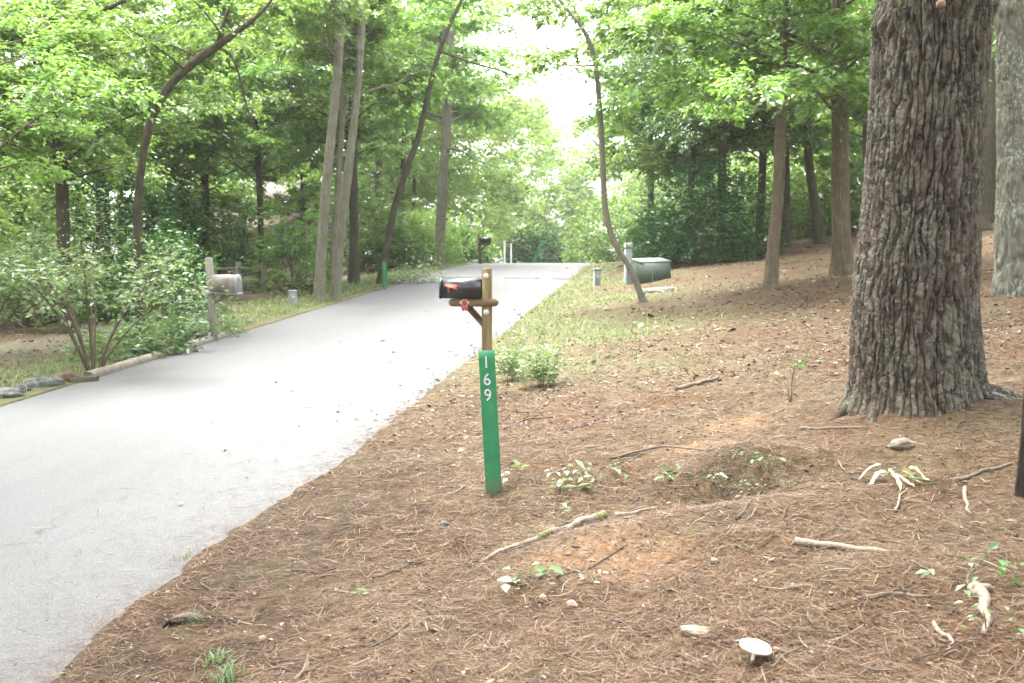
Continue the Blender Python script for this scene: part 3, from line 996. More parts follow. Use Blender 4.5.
# ------------------------------------------------------------------ the big pine
def big_pine():
    rng = np.random.default_rng(5)
    base = cast(914, 412, False)
    d = base[1]
    dc = d + .40
    k = dc / FPX
    loc = np.array([P(916, 415, dc)[0], dc, float(gz(base[0], d)) - .02])
    t = thing('pine_tree', 'massive old pine with deeply furrowed lichen-flecked bark on the right bank', 'tree', loc)
    # axis: pixel centres by height
    zs = lambda py: P(916, py, dc)[2]
    ax_z = np.array([loc[2] - .3, zs(400), zs(300), zs(200), zs(100), zs(0), zs(-60)])
    ax_x = np.array([P(917, 415, dc)[0], P(916.5, 400, dc)[0], P(914.5, 300, dc)[0], P(921, 200, dc)[0], P(927, 100, dc)[0], P(933, 0, dc)[0], P(937, -60, dc)[0]])
    hw = np.array([64, 62, 58.5, 55, 54, 53.5, 53]) * k
    nth = 620; zt = zs(-60); z = np.linspace(loc[2] - .12, zt, 660)
    th = np.linspace(0, 2 * math.pi, nth, endpoint=False)
    TH, Z = np.meshgrid(th, z)
    H = Z - loc[2]
    # furrows: zero lines of stretched noise; wrap around the trunk
    u = TH / (2 * math.pi)
    def cells(nu, fz, sd, warp, jit=.85):
        """periodic jittered cells, stretched up the trunk: (edge distance, cell value)"""
        U = (u + warp) * nu; W = Z * fz + 40
        W = W + .5 * (np.floor(U) % 2)
        iu = np.floor(U); iw = np.floor(W)
        d1 = np.full(U.shape, 9.); d2 = np.full(U.shape, 9.); val = np.zeros(U.shape)
        for du in (-1, 0, 1):
            for dw in (-1, 0, 1):
                cu = iu + du; cw = iw + dw
                cm = (cu % nu).astype(np.int64); ci = cw.astype(np.int64)
                jx = _h(cm, ci, sd); jw = _h(cm, ci, sd + 5); cv = _h(cm, ci, sd + 9)
                dx = cu + .5 + (jx - .5) * jit - U; dw_ = cw + .5 + (jw - .5) * jit - W
                dd = np.sqrt(dx * dx + dw_ * dw_)
                near = dd < d1
                d2 = np.where(near, d1, np.minimum(d2, dd)); val = np.where(near, cv, val); d1 = np.where(near, dd, d1)
        return d2 - d1, val
    wA = (vn(u * 20, Z * 4.0, 3, 20) - .5) * .016 + (vn(u * 80, Z * 14, 4, 80) - .5) * .006
    e1, v1 = cells(56, 2.7, 11, wA)
    wB = wA + (vn(u * 120, Z * 30, 6, 120) - .5) * .006
    e2, v2 = cells(80, 13, 12, wB)
    e3, v3 = cells(120, 34, 13, wB)
    fur = S(.02, .26, e1)
    crack = S(.0, .16, e2)
    plate = vn(u * 170, Z * 34, 15, 170) * .4 + vn(u * 340, Z * 80, 16, 340) * .6
    disp = (-.030 * (1 - fur) + .009 * (v1 - .5) - .006 * (1 - crack) * fur + .006 * (v2 - .5) * fur + .006 * (v3 - .5)
            + .008 * (plate - .5) + .012 * (vn(u * 9, Z * 1.3, 18, 9) - .5))
    tone = np.clip(.5 + .55 * (v2 - .5) + .45 * (v3 - .5) + .3 * (v1 - .5), 0, 1)
    # root flare, uneven around the foot
    lobes = .55 + .9 * vn(u * 7, u * 0 + 2, 21, 7)
    fl = (.075 * np.exp(-np.maximum(H, 0) / .12) + .03 * np.exp(-np.maximum(H, 0) / .4)) * lobes
    Rr = np.interp(Z, ax_z, hw) + disp * (1 - .5 * np.exp(-np.maximum(H, 0) / .08)) + fl
    cx = np.interp(Z, ax_z, ax_x)
    X = cx + Rr * np.cos(TH); Y = dc + Rr * np.sin(TH)
    # knots at the top: a scar facing the camera and a burl on each side
    V = np.stack([X, Y, Z], -1)
    for (kpx, kpy, side, amp, rad_) in ((939, 3, 'f', .05, .07), (877, 30, 'l', .06, .09), (990, 5, 'r', .05, .10)):
        kz = zs(kpy)
        ang = {'f': -math.pi / 2, 'l': math.pi * 1.05, 'r': -.15}[side]
        da = (TH - ang + math.pi) % (2 * math.pi) - math.pi
        w = np.exp(-((da * .4) ** 2 + (Z - kz) ** 2) / rad_ ** 2)
        V[..., 0] += amp * w * np.cos(TH); V[..., 1] += amp * w * np.sin(TH)
    V = V.reshape(-1, 3)
    n = 660
    i = np.arange(n - 1)[:, None] * nth; j = np.arange(nth)[None, :]; j1 = (j + 1) % nth
    F = np.stack([i + j, i + j1, i + nth + j1, i + nth + j], -1).reshape(-1, 4)
    mb = MB(); mb.add(V, F)
    top = np.array([ax_x[-1], d + .40, zt - .1])
    up = [top, top + [.05, 0, 3], top + [.0, .1, 7], top + [.1, 0, 11], top + [.1, 0, 15]]
    mb.tube(up, [hw[-1] - .005, hw[-1] * .85, hw[-1] * .6, hw[-1] * .35, .04], 30, True, .1, 4)
    tw = Twigs()
    az = .3
    for q in range(26):
        h = rng.uniform(3.2, 14.5)
        az += 2.4
        a_ = az if rng.random() < .5 else rng.normal(1.2, 1.2)
        limb(mb, tw, top + UP * h, a_, rng.uniform(2.5, 4.2), .2, -.1, .05, rng, 14, .3, .3)
    tr = mb.build('trunk', M['pine_bark'], t, True)
    nv = len(tr.data.vertices); tv = np.full((nv, 4), .5, np.float32); tv[:tone.size, 0] = tone.ravel()
    tr.data.color_attributes.new('plate', 'FLOAT_COLOR', 'POINT').data.foreach_set('color', tv.ravel())
    for (ra, rl, rr_) in ((-.30, .70, .075), (-.75, .5, .05), (-2.65, .45, .045), (3.0, .5, .06), (.5, .7, .07)):
        uu = np.linspace(0, 1, 12)
        dirx = np.cos(ra + uu * .5); diry = np.sin(ra + uu * .5)
        R0 = hw[0] * .86 + uu * rl
        rx_ = loc[0] + dirx * R0; ry_ = dc + diry * R0
        rz_ = gz(rx_, ry_) + .075 * (1 - uu) ** 2.2 - .045 * uu - .025
        rb_ = MB(); rb_.tube(np.stack([rx_, ry_, rz_], -1), rr_ * (1 - .75 * uu), 14, True, .5, int(rl * 100))
        rb_.build('root', M['pine_bark'], t, True)
    kb = MB(); kp = P(939, 5, d); 
    Vb, Fb = blob((kp[0] + .0, d + .40 - hw[5] - .05, kp[2]), (.035, .03, .03), 5, 2, .3)
    kb.add(Vb, Fb); kb.build('branch_scar', M['pink_stone'], t, True)
    Vl, Fl = leaves(tw, 16, .20, rng, .10, .1, .8, shape='needle')
    link('crown', raw_mesh('crown', Vl, Fl), M['hemlock'], t)
    return loc


PINE = big_pine()

# ------------------------------------------------------------------ trees with visible trunks
dR = lambda px, py: cast(px, py, False)[1]
G_R = 'trees on the right bank'
G_L = 'trees left of the road'
tree('pale_barked_tree', 'pale grey-barked trunk with lichen just right of the massive pine', [(1012, 294, 36), (1012, 200, 34), (1011, 100, 33), (1009, 0, 32)],
     dR(1012, 296), 13, M['oak'], M['bark_lichen'], dict(hmin=5, n=22, L=3.4, per=9, leaf=.11, n_tw=12), seed=11, rugged=(26, 3.2, 0.14, 90), flare=.45, group=G_R, sides=22)
tree('sapling', 'slim dark sapling stem cut by the right edge of the photo', [(1029, 492, 24), (1031, 400, 16), (1033.5, 300, 14), (1038, 120, 12)],
     dR(1020, 492), 6, M['oak'], M['bark_black'], dict(hmin=3.4, n=10, L=1.5, per=8, leaf=.09, n_tw=8), seed=12, rugged=(18, 4, 0.1, 48), flare=.3, group=G_R)
tree('oak_tree', 'straight grey-brown trunk rising just left of the massive pine', [(842, 276, 23), (841, 200, 20), (840, 100, 18.5), (838, 0, 17)],
     dR(842, 277), 15, M['oak'], M['bark_brown'], dict(hmin=3.4, n=30, L=3.6, per=11, leaf=.11), seed=13, rugged=(30, 3.0, 0.13, 90), flare=.4, group=G_R, sides=18,
     extra=[dict(path=[(846, 90, 0), (833, 112, -1.5), (815, 88, -2.5), (790, 84, -3.2)], w0=4, w1=1.5, tw=26, twl=.8),
            dict(path=[(842, 10, 0), (815, 12, -1), (790, 14, -2), (770, 22, -3)], w0=4, w1=1.5, tw=20, twl=.8)])
tree('maple_tree', 'slender brown trunk leaning slightly right, nearest of the thin trunks left of the oak', [(770, 291, 14.5), (774, 240, 13.5), (779, 180, 13), (781, 120, 12.5), (783, 50, 10)],
     dR(770, 292), 10, M['bright'], M['bark_brown'], dict(hmin=2.9, n=30, L=3.0, per=11, leaf=.105, el0=.35, el1=-.1, top=1.3), seed=14, rugged=(20, 3.2, 0.12, 64), flare=.35, group=G_R)
tree('forest_tree', 'dark curved trunk in the wood between the leaning maple and the oak', [(821, 241, 12), (815, 205, 10.5), (809, 165, 10), (807, 130, 9), (806, 60, 8)],
     30, 11, M['maple'], M['bark_dark'], dict(hmin=3.5, n=22, L=2.8, per=10, leaf=.12, n_tw=12), seed=15, group=G_R)
tree('forest_tree', 'straight dark trunk close behind the leaning maple', [(786, 236, 10), (786, 170, 9), (785, 110, 9), (785, 40, 8)],
     31, 12, M['oak'], M['bark_dark'], dict(hmin=3.2, n=22, L=3.2, per=10, leaf=.12, n_tw=12), seed=16, group=G_R)
tree('forest_tree', 'dark trunk at the right end of the big dark evergreen shrub', [(759, 238, 10), (762, 180, 9), (764, 130, 8), (765, 60, 7)],
     33, 12, M['maple'], M['bark_dark'], dict(hmin=2.6, n=26, L=3.2, per=10, leaf=.13, n_tw=12), seed=17, group=G_R)
tree('forest_tree', 'slanting grey-green trunk glimpsed between the massive pine and the pale tree', [(979, 222, 20), (985, 150, 16), (992, 90, 13), (998, 30, 11)],
     26, 11, M['oak'], M['bark_dark'], dict(hmin=3.5, n=18, L=3, per=9, leaf=.12, n_tw=12), seed=18, group=G_R)
tree('forest_tree', 'short dark trunk behind the slanting trunk, touching the pale tree', [(990, 217, 16), (990, 180, 14), (990, 120, 12)],
     29, 9, M['maple'], M['bark_dark'], dict(hmin=3, n=16, L=3, per=9, leaf=.12, n_tw=12), seed=19, group=G_R)
tree('curved_tree', 'slim crooked tree bending left at its foot in front of the green utility cabinet', [(644, 304, 8.5), (638, 287, 7.5), (631, 268, 7.5), (620, 253, 7.5), (613, 241, 7.5), (608, 226, 7.2), (604, 200, 7), (602, 145, 6.8), (599, 100, 6.5), (596, 62, 6), (590, 40, 6), (577, 18, 5), (560, 2, 4)],
     dR(642, 303), 7.6, M['maple'], M['bark_grey'], dict(hmin=4.4, n=7, L=2.3, per=9, leaf=.12, el0=.2, el1=-.25), seed=20, rugged=(14, 2, 0.09, 40), flare=.25, group=G_R,
     extra=[dict(path=[(600, 65, 0), (575, 66, -.3), (545, 64, -.6)], w0=2.5, w1=1, tw=16, twl=.6, **{'from': .25}),
            dict(path=[(602, 150, 0), (592, 138, .5), (578, 127, 1)], w0=2.5, w1=1),
            dict(path=[(597, 62, 0), (610, 50, .3), (640, 35, .8)], w0=2.5, w1=1, tw=14, twl=.6)])

tree('beech_tree', 'smooth grey trunk, left one of the leaning pair beside the small utility pedestal', [(319, 300, 13), (321, 260, 12), (325, 200, 11.5), (332, 130, 10.5), (338, 70, 9.5), (342, 0, 8)],
     21.5, 12, M['maple'], M['bark_grey'], dict(hmin=5.0, n=16, L=2.8, per=10, leaf=.11), seed=21, rugged=(14, 1.2, 0.07, 48), flare=.3, group=G_L)
tree('beech_tree', 'smooth grey trunk, right one of the leaning pair, tilting further right', [(335, 298, 11.5), (339, 255, 11), (346, 190, 10.5), (353, 130, 9.5), (358, 90, 8.5), (363, 20, 7)],
     21.8, 12, M['maple'], M['bark_grey'], dict(hmin=5.0, n=16, L=2.8, per=10, leaf=.11), seed=22, rugged=(14, 1.2, 0.07, 48), flare=.3, group=G_L,
     extra=[dict(path=[(356, 95, 0), (378, 88, .3), (398, 84, .6), (420, 66, .8)], w0=3, w1=1, tw=14, twl=.7)])
tree('forest_tree', 'thin grey trunk half hidden behind the leaning beech pair', [(330, 285, 8), (337, 200, 7.5), (344, 100, 6), (347, 30, 5)],
     25, 11, M['maple'], M['bark_grey'], dict(hmin=4, n=18, L=2.8, per=10, leaf=.11, n_tw=12), seed=23, group=G_L)
tree('forest_tree', 'stout dark trunk standing in shade right behind the beech pair', [(354, 284, 11), (354, 220, 10), (353, 150, 10), (352, 60, 8)],
     27, 12, M['oak'], M['bark_dark'], dict(hmin=3.4, n=26, L=3.2, per=10, leaf=.12, n_tw=13), seed=24, group=G_L)
tree('leaning_tree', 'thin dark tree leaning strongly right beside the far green marker', [(381, 281, 10), (387, 245, 8), (395, 205, 7.5), (408, 165, 7), (418, 140, 6.5), (428, 95, 6), (437, 58, 5.5), (449, 25, 5), (462, 0, 4)],
     26, 10, M['bright'], M['bark_dark'], dict(hmin=4.6, n=18, L=3.0, per=10, leaf=.12), seed=25, flare=.4, group=G_L,
     extra=[dict(path=[(441, 52, 0), (470, 62, .3), (505, 72, .5), (522, 80, .6)], w0=2.5, w1=1, tw=14, twl=.8)])
tree('oak_tree', 'upright grey trunk beside the road crest, left of the small dark mailbox', [(438, 266, 13), (441, 215, 11.5), (445, 150, 11), (447, 110, 10.5), (450, 40, 9), (452, 0, 8)],
     34, 14, M['bright'], M['bark_grey'], dict(hmin=4.6, n=34, L=4.2, per=11, leaf=.14), seed=26, rugged=(18, 2, 0.1, 56), flare=.3, group=G_L,
     extra=[dict(path=[(444, 148, 0), (460, 150, -.5), (480, 162, -1), (500, 168, -1.5)], w0=3, w1=1, tw=16, twl=1.0),
            dict(path=[(444, 146, 0), (430, 150, .3), (420, 160, .5)], w0=2, w1=1, tw=8, twl=.8)])
tree('forest_tree', 'brown trunk in the wood behind the leaning tree, seen over the rail fence', [(377, 262, 11), (378, 200, 9), (379, 140, 8), (380, 60, 7)],
     42, 13, M['maple'], M['bark_brown'], dict(hmin=3.5, n=26, L=3.6, per=10, leaf=.15, n_tw=12), seed=27, group=G_L)
tree('leaning_tree', 'black-barked tree bending hard right over the left thicket', [(138, 270, 9), (137, 225, 8.5), (139, 185, 9), (145, 140, 9.5), (157, 102, 10), (175, 78, 10), (196, 60, 9.5), (217, 46, 9), (240, 30, 6), (262, 14, 4)],
     16.2, 7.0, M['maple'], M['bark_dark'], dict(hmin=4.2, n=12, L=2.2, per=11, leaf=.095), seed=28, flare=.3, group=G_L,
     extra=[dict(path=[(217, 47, 0), (231, 54, 0), (240, 76, 0), (247, 110, .1), (258, 132, .2)], w0=3.5, w1=1.2, tw=0),
            dict(path=[(217, 46, 0), (222, 30, 0), (228, 10, 0)], w0=5, w1=3, tw=6)])
tree('forest_tree', 'forked black trunk deep in the leaves at the far left top', [(64, 250, 14), (62, 190, 14), (58, 140, 15), (46, 70, 14), (44, 30, 12), (62, 0, 8)],
     18, 9, M['maple'], M['bark_dark'], dict(hmin=2.6, n=42, L=3.2, per=14, top=1.0, leaf=.10), seed=29, group=G_L,
     extra=[dict(path=[(46, 40, 0), (80, 25, -.5), (110, 8, -1), (125, 0, -1.2)], w0=6, w1=4, tw=6)])
tree('maple_tree', 'leafy maple at the left edge whose light green sprays hang over the shrub', [(-30, 330, 14), (-24, 240, 12), (-16, 150, 11), (-8, 60, 9)],
     13.5, 8, M['bright'], M['bark_brown'], dict(hmin=2.5, n=20, L=2.25, per=11, leaf=.085, el0=.35, el1=-.1, n_tw=16), seed=30, group=G_L)
tree('maple_tree', 'maple with layered light sprays in the middle of the left wood', [(262, 262, 7), (260, 200, 6.5), (256, 120, 6), (254, 50, 5)],
     27, 10, M['bright'], M['bark_dark'], dict(hmin=2.8, n=46, L=3.6, per=14, leaf=.11, n_tw=18, top=1.0), seed=31, group=G_L)
tree('oak_tree', 'oak rising out of the dark hedge left of the leaning black tree', [(100, 265, 10), (100, 200, 9), (98, 120, 9), (96, 40, 8)],
     24, 11, M['maple'], M['bark_dark'], dict(hmin=2.4, n=44, L=3.4, per=14, top=1.0, leaf=.11), seed=32, group=G_L)
tree('forest_tree', 'slender tree beyond the left end of the rail fence, leaves hiding the house', [(243, 262, 6), (243, 200, 5.5), (242, 120, 5), (241, 50, 4)],
     39, 12, M['maple'], M['bark_dark'], dict(hmin=1.7, n=46, L=3.0, per=12, leaf=.15, n_tw=16, top=1.0), seed=41, group=G_L)
tree('forest_tree', 'slender tree between the house and the bright layered shrub', [(303, 262, 6), (303, 200, 5.5), (302, 120, 5), (301, 50, 4)],
     41, 12, M['bright'], M['bark_dark'], dict(hmin=1.5, n=46, L=3.0, per=12, leaf=.15, n_tw=16, top=1.0), seed=42, group=G_L)
tree('oak_tree', 'oak between the leaning black tree and the beech pair', [(205, 260, 10), (205, 200, 9), (206, 120, 9), (208, 40, 8)],
     30, 12, M['maple'], M['bark_dark'], dict(hmin=2.6, n=44, L=3.8, per=14, top=1.0, leaf=.13), seed=33, group=G_L)
# right wood, mid storey
tree('maple_tree', 'broad maple filling the gap left of the dark evergreen shrub', [(690, 232, 8), (692, 160, 8), (694, 90, 7), (696, 30, 6)],
     31, 12, M['maple'], M['bark_dark'], dict(hmin=2.4, n=42, L=4.0, per=12, leaf=.13, top=1.2, el0=.25, el1=-.15), seed=34, group=G_R)
tree('maple_tree', 'bright maple over the right side of the road crest', [(652, 245, 7), (651, 190, 7), (650, 110, 6), (648, 40, 6)],
     37, 13, M['bright'], M['bark_dark'], dict(hmin=2.5, n=40, L=4.0, per=12, leaf=.145, top=1.2), seed=35, group=G_R)
tree('hemlock_tree', 'dusky evergreen with drooping flat boughs above the dark shrub', [(722, 232, 10), (722, 160, 9), (723, 90, 8), (723, 20, 7)],
     29, 12, M['hemlock'], M['bark_dark'], dict(hmin=3.8, n=44, L=3.6, per=16, leaf=.09, aspect=.5, el0=.15, el1=-.3, n_tw=18), seed=36, group=G_R)
tree('maple_tree', 'young maple hidden behind the leaning maple trunk, with bright sprays above', [(774, 262, 5), (777, 200, 5), (780, 120, 4.5), (782, 50, 4)],
     24, 8, M['bright'], M['bark_dark'], dict(hmin=3.6, n=22, L=2.6, per=12, leaf=.10, el0=.25, el1=-.2), seed=37, group=G_R)
tree('oak_tree', 'oak behind the massive pine, leaves showing on its left side', [(868, 240, 10), (867, 160, 9), (866, 90, 9), (865, 20, 8)],
     33, 12, M['maple'], M['bark_brown'], dict(hmin=2.6, n=34, L=3.8, per=11, leaf=.14), seed=38, group=G_R)

def plain_tree(name, label, p, a, H, r0, mat_, bk, seed, hmin, n, L, leaf=.14, per=12):
    rng = np.random.default_rng(seed)
    x, y = xy(p, a); g = G(x, y)
    t = thing(name, label, 'tree', g)
    mb = MB(); tw = Twigs()
    zs = np.linspace(-.1, H, 14)
    pr = np.stack([g[0] + np.cumsum(rng.normal(0, .04, 14)), g[1] + np.cumsum(rng.normal(0, .04, 14)), g[2] + zs], -1)
    mb.tube(pr, r0 * (1.05 - zs / H) + .01, 14, True, .2, seed)
    az = 0
    for i in range(n):
        h = hmin + (H - hmin) * (i + .5) / n
        az += 2.4
        st = np.array([np.interp(g[2] + h, pr[:, 2], pr[:, k]) for k in range(3)])
        limb(mb, tw, st, az, L * rng.uniform(.7, 1.2), .4, -.1, .05, rng, 16, .33)
    mb.build('trunk', bk, t, True)
    Vl, Fl = leaves(tw, per, leaf, rng)
    link('crown', raw_mesh('crown', Vl, Fl), mat_, t)


plain_tree('maple_tree', 'unseen maple added to shade the near road, left of it beside the camera', PL - 1.3, 5.6, 10.5, .18, M['maple'], M['bark_grey'], 201, 5.6, 40, 5.2)  # added out of view: its high crown shades the near road
plain_tree('oak_tree', 'unseen oak added for shade behind the camera at the right road edge', PR + .9, -3.2, 10, .2, M['oak'], M['bark_brown'], 202, 3.6, 36, 4.4)  # added out of view behind the camera to shade the foreground
plain_tree('oak_tree', 'oak standing right of the camera uphill, out of the photo', PR + 7.5, 1.5, 10, .2, M['oak'], M['bark_brown'], 203, 3.8, 30, 3.8)

# ------------------------------------------------------------------ shrubs
def arching_shrub(name, label, base, n, Hh, spread, mat, leaf, per, seed, stem_r=.014, cat='shrub', group=None, tl=.42):
    rng = np.random.default_rng(seed)
    t = thing(name, label, cat, base, group)
    mb = MB(); tw = Twigs()
    for k in range(n):
        az = 6.283 * k / n + rng.normal(0, .25)
        out = spread * rng.uniform(.35, 1.1); h = Hh * rng.uniform(.65, 1.05) * (1.05 - .25 * out / spread)
        b = np.asarray(base) + np.array([math.cos(az) * .06, math.sin(az) * .06, -.05])
        c1 = b + np.array([math.cos(az) * out * .35, math.sin(az) * out * .35, h * .75])
        e = b + np.array([math.cos(az) * out, math.sin(az) * out, h])
        tt = np.linspace(0, 1, 10)[:, None]
        pts = (1 - tt) ** 2 * b + 2 * tt * (1 - tt) * c1 + tt ** 2 * e
        mb.tube(pts, np.linspace(stem_r * rng.uniform(.7, 1.3), .003, 10), 6, False)
        for m_ in range(26):
            u = rng.uniform(.5, 1)
            p = np.array([np.interp(u, tt[:, 0], pts[:, c]) for c in range(3)])
            d = rng.normal(0, 1, 3) * np.array([1, 1, .45]) + UP * .2
            l = tl * rng.uniform(.4, 1.2)
            tw.add(p, d, l)
            dn = d / np.linalg.norm(d)
            mb.tube(np.array([p, p + dn * l]), [.0035, .0015], 3, False)
            for j in range(2):
                d2 = dn + rng.normal(0, .6, 3)
                tw.add(p + dn * l * rng.uniform(.3, .9), d2, l * .6)
    mb.build('stem', M['bark_brown'], t, True)
    V_, F_ = leaves(tw, per, leaf, rng, .5, .15, .6)
    link('foliage', raw_mesh('foliage', V_, F_), mat, t)


arching_shrub('arching_shrub', 'pale grey-green shrub of arching bare-based stems behind the kerb rocks', cast(93, 372, False), 12, 2.0, 1.65, M['silver'], .068, 3, 41, .016)
arching_shrub('arching_shrub', 'pale leafy shrub cut by the left edge of the photo', cast(-25, 362, False), 13, 1.7, 1.4, M['silver'], .062, 8, 42, .013)


def gp(px, d):
    r = P(px, 262, d)
    return G(r[0], d)


G_H = 'dark hedge shrubs left of the road'
bush('hedge_shrub', 'deep green hedge shrub behind the pale arching shrub, left edge', gp(15, 20), (1.9, 1.5, 2.9), 900, M['maple'], 9, .095, 51, group=G_H)
bush('hedge_shrub', 'dark evergreen hedge shrub behind the pale arching shrub, under the leaning black tree', gp(115, 21.5), (1.8, 1.5, 3.0), 1100, M['deep'], 9, .095, 52, group=G_H)
bush('hedge_shrub', 'dark evergreen hedge shrub right behind the galvanised mailbox', gp(166, 25.5), (1.35, 1.2, 3.0), 1100, M['deep'], 9, .10, 53, group=G_H)
bush('hedge_shrub', 'tall dark shrub at the left end of the rail fence, above the galvanised mailbox', gp(214, 34), (1.6, 1.3, 4.2), 1100, M['dark'], 9, .14, 54, group=G_H)
bush('hedge_shrub', 'low dark shrub at the foot of the hedge, left of the galvanised mailbox', gp(150, 19.5), (1.3, .9, 1.5), 600, M['dark'], 9, .085, 55, group=G_H)
bush('hedge_shrub', 'dark shrub in the gap between the beech pair and the leaning tree', gp(362, 33), (1.7, 1.4, 3.2), 900, M['oak'], 9, .13, 56, group=G_H)
bush('viburnum_shrub', 'bright layered shrub left of the beech pair, behind the small pedestal', gp(294, 23.8), (.75, .6, 1.75), 420, M['bright'], 9, .11, 57, flat=.7, tilt=.3)
bush('laurel_shrub', 'large rounded dark evergreen shrub on the right bank', gp(704, 27.5), (1.75, 1.3, 2.5), 1500, M['deep'], 9, .11, 58, lump=.25)
bush('laurel_shrub', 'smaller dark evergreen shrub at the left foot of the large rounded one', gp(665, 30), (1.2, 1.0, 1.5), 700, M['dark'], 9, .11, 59, lump=.25)
bush('roadside_bush', 'dark green bush on the far side of the road crest', gp(537, 50.5), (1.65, 1.4, 1.9), 1100, M['deep'], 9, .12, 60, lump=.3)
bush('roadside_bush', 'low pale green bush right of the dark crest bush', gp(577, 52.5), (1.5, 1.2, .95), 500, M['silver'], 9, .13, 61)
bush('verge_bush', 'bright arching bush left of the crest oak', gp(424, 36), (1.2, 1.0, 1.5), 520, M['bright'], 9, .15, 62, aspect=.22)
bush('verge_bush', 'yellow-green bush between the crest oak and the small dark mailbox', gp(465, 39), (1.0, .8, 1.35), 480, M['bright'], 9, .13, 63)
bush('verge_bush', 'green thicket below the far brown trunk, behind the far green marker', gp(398, 33), (1.2, .8, 1.3), 480, M['maple'], 9, .13, 64)
bush('understory_bush', 'light green undergrowth between the trunks left of the massive pine', gp(830, 36), (3.0, 1.5, 3.2), 1100, M['maple'], 9, .15, 65)
bush('understory_bush', 'light green undergrowth right of the massive pine', gp(985, 33), (2.6, 1.5, 3.2), 900, M['maple'], 9, .15, 66)
bush('understory_bush', 'green undergrowth behind the leaning maple trunk', gp(775, 38), (2.4, 1.5, 3.2), 900, M['maple'], 9, .15, 67)
bush('understory_bush', 'pale green undergrowth in the gap right of the dark curved trunk', gp(812, 41), (2.6, 1.6, 3.0), 1000, M['maple'], 9, .16, 81)
bush('understory_bush', 'green undergrowth showing left of the massive pine, behind the oak', gp(872, 39), (2.4, 1.6, 3.0), 1000, M['maple'], 9, .16, 82)
bush('understory_bush', 'green undergrowth behind the right end of the large rounded evergreen', gp(745, 42), (2.4, 1.6, 3.0), 1000, M['maple'], 9, .16, 83)
bush('roadside_bush', 'light green bush behind the tall grey pedestal', gp(618, 41), (2.0, 1.5, 2.4), 800, M['maple'], 9, .14, 68)
# small plants along the kerb
bush('kerb_plant', 'grey-green clump of low leaves between the arching shrub and the kerb', cast(118, 357, False), (.55, .4, .34), 120, M['silver'], 7, .10, 71, 'plant', stems=2, stem_r=.006)
bush('kerb_plant', 'bright green broad-leaved clump behind the kerb', cast(158, 352, False), (.36, .3, .32), 80, M['seed'], 7, .12, 72, 'plant', stems=2, stem_r=.006)
bush('kerb_plant', 'whitish-leaved bushy plant just left of the galvanised mailbox post', cast(193, 338, False), (.26, .25, .50), 80, M['pale'], 7, .08, 73, 'plant', stems=2, stem_r=.006)
bush('kerb_plant', 'small green sprig right of the galvanised mailbox post', cast(222, 334, False), (.20, .2, .34), 40, M['seed'], 7, .08, 74, 'plant', stems=2, stem_r=.005)
bush('verge_plant', 'pale weed on the verge right of the far green marker', cast(418, 284, False), (.6, .4, .35), 90, M['pale'], 7, .10, 75, 'plant', stems=2, stem_r=.006)


# ------------------------------------------------------------------ far woodland: one mass
def woodland():
    rng = np.random.default_rng(99)
    Ss = []; Ds = []; Ls = []
    spots = []
    def place(n, pr, ar, h):
        for _ in range(n):
            p = rng.uniform(*pr); a = rng.uniform(*ar)
            x, y = xy(p, a)
            if -.30 < x / y < -.195 and y < 50: continue
            spots.append((x, y, min(rng.uniform(*h), .27 * y + 1.5)))
    place(34, (5, 30), (35, 60), (8, 13))
    place(32, (-36, -11), (33, 60), (9, 14))
    place(12, (-30, -15), (14, 34), (8, 12))
    place(12, (14, 26), (14, 36), (9, 13))
    place(18, (-20, -8.5), (50, 95), (12, 17))
    place(16, (-1.5, 18), (52, 95), (11, 16))
    place(18, (-15, 3), (76, 116), (9, 17))
    place(5, (-13, -1), (90, 118), (14, 19))
    mbt = MB()
    for (x, y, h) in spots:
        z = float(gz(x, y, False))
        r = rng.uniform(2.2, 3.8)
        n = 640
        # boughs in layers
        nl = 26
        la = rng.uniform(0, 6.28, nl); lh = rng.uniform(.08, 1, nl) ** .9 * h
        lr = r * (1.1 - .6 * (lh / h) ** 2) * rng.uniform(.5, 1.15, nl)
        k = rng.integers(0, nl, n)
        f = rng.uniform(.15, 1, n) ** .6
        s = np.stack([x + np.cos(la[k]) * lr[k] * f + rng.normal(0, .45, n), y + np.sin(la[k]) * lr[k] * f + rng.normal(0, .45, n),
                      z + lh[k] + f * .3 + rng.normal(0, .22, n)], -1)
        d = np.stack([np.cos(la[k]), np.sin(la[k]), np.zeros(n)], -1) + rng.normal(0, .6, (n, 3)) * [1, 1, .4]
        Ss.append(s); Ds.append(norm(d)); Ls.append(rng.uniform(.5, 1.1, n))
        if -.05 < x / y < .13: continue
        mbt.tube(np.array([[x, y, z - .2], [x + rng.normal(0, .2), y, z + h * .5], [x + rng.normal(0, .4), y, z + h]]), [rng.uniform(.1, .2), .09, .02], 7, False)
    Vl, Fl = leaves((np.concatenate(Ss), np.concatenate(Ds), np.concatenate(Ls)), 8, .23, rng, .55, .2, .5)
    o = link('woodland', raw_mesh('woodland', Vl, Fl), M['far'])
    tag(o, 'mass of leafy woodland receding behind the nearer trees', 'woodland', kind='stuff')
    mbt.build('trunks', M['bark_dark'], o, True)['kind'] = 'stuff'


woodland()


# ------------------------------------------------------------------ forest floor litter (uncountable)
def scatter(n, near, far, pr, power, rng, right_only=True):
    """positions in (p, a), denser near the camera"""
    a = near * (far / near) ** (rng.uniform(0, 1, n) ** power)
    a_ = a
    p = rng.uniform(pr[0], pr[1], n) * np.clip(a / 6, .55, 3.2) if pr is None else None
    return a_, p


def litter_pos(n, d0, d1, rng, pw=1.0):
    d = d0 * (d1 / d0) ** (rng.uniform(0, 1, n) ** pw)
    ang = rng.uniform(-.62, .62, n)
    x = d * np.tan(ang); y = d
    p, a = pa(x, y)
    return x, y, p - PR, a


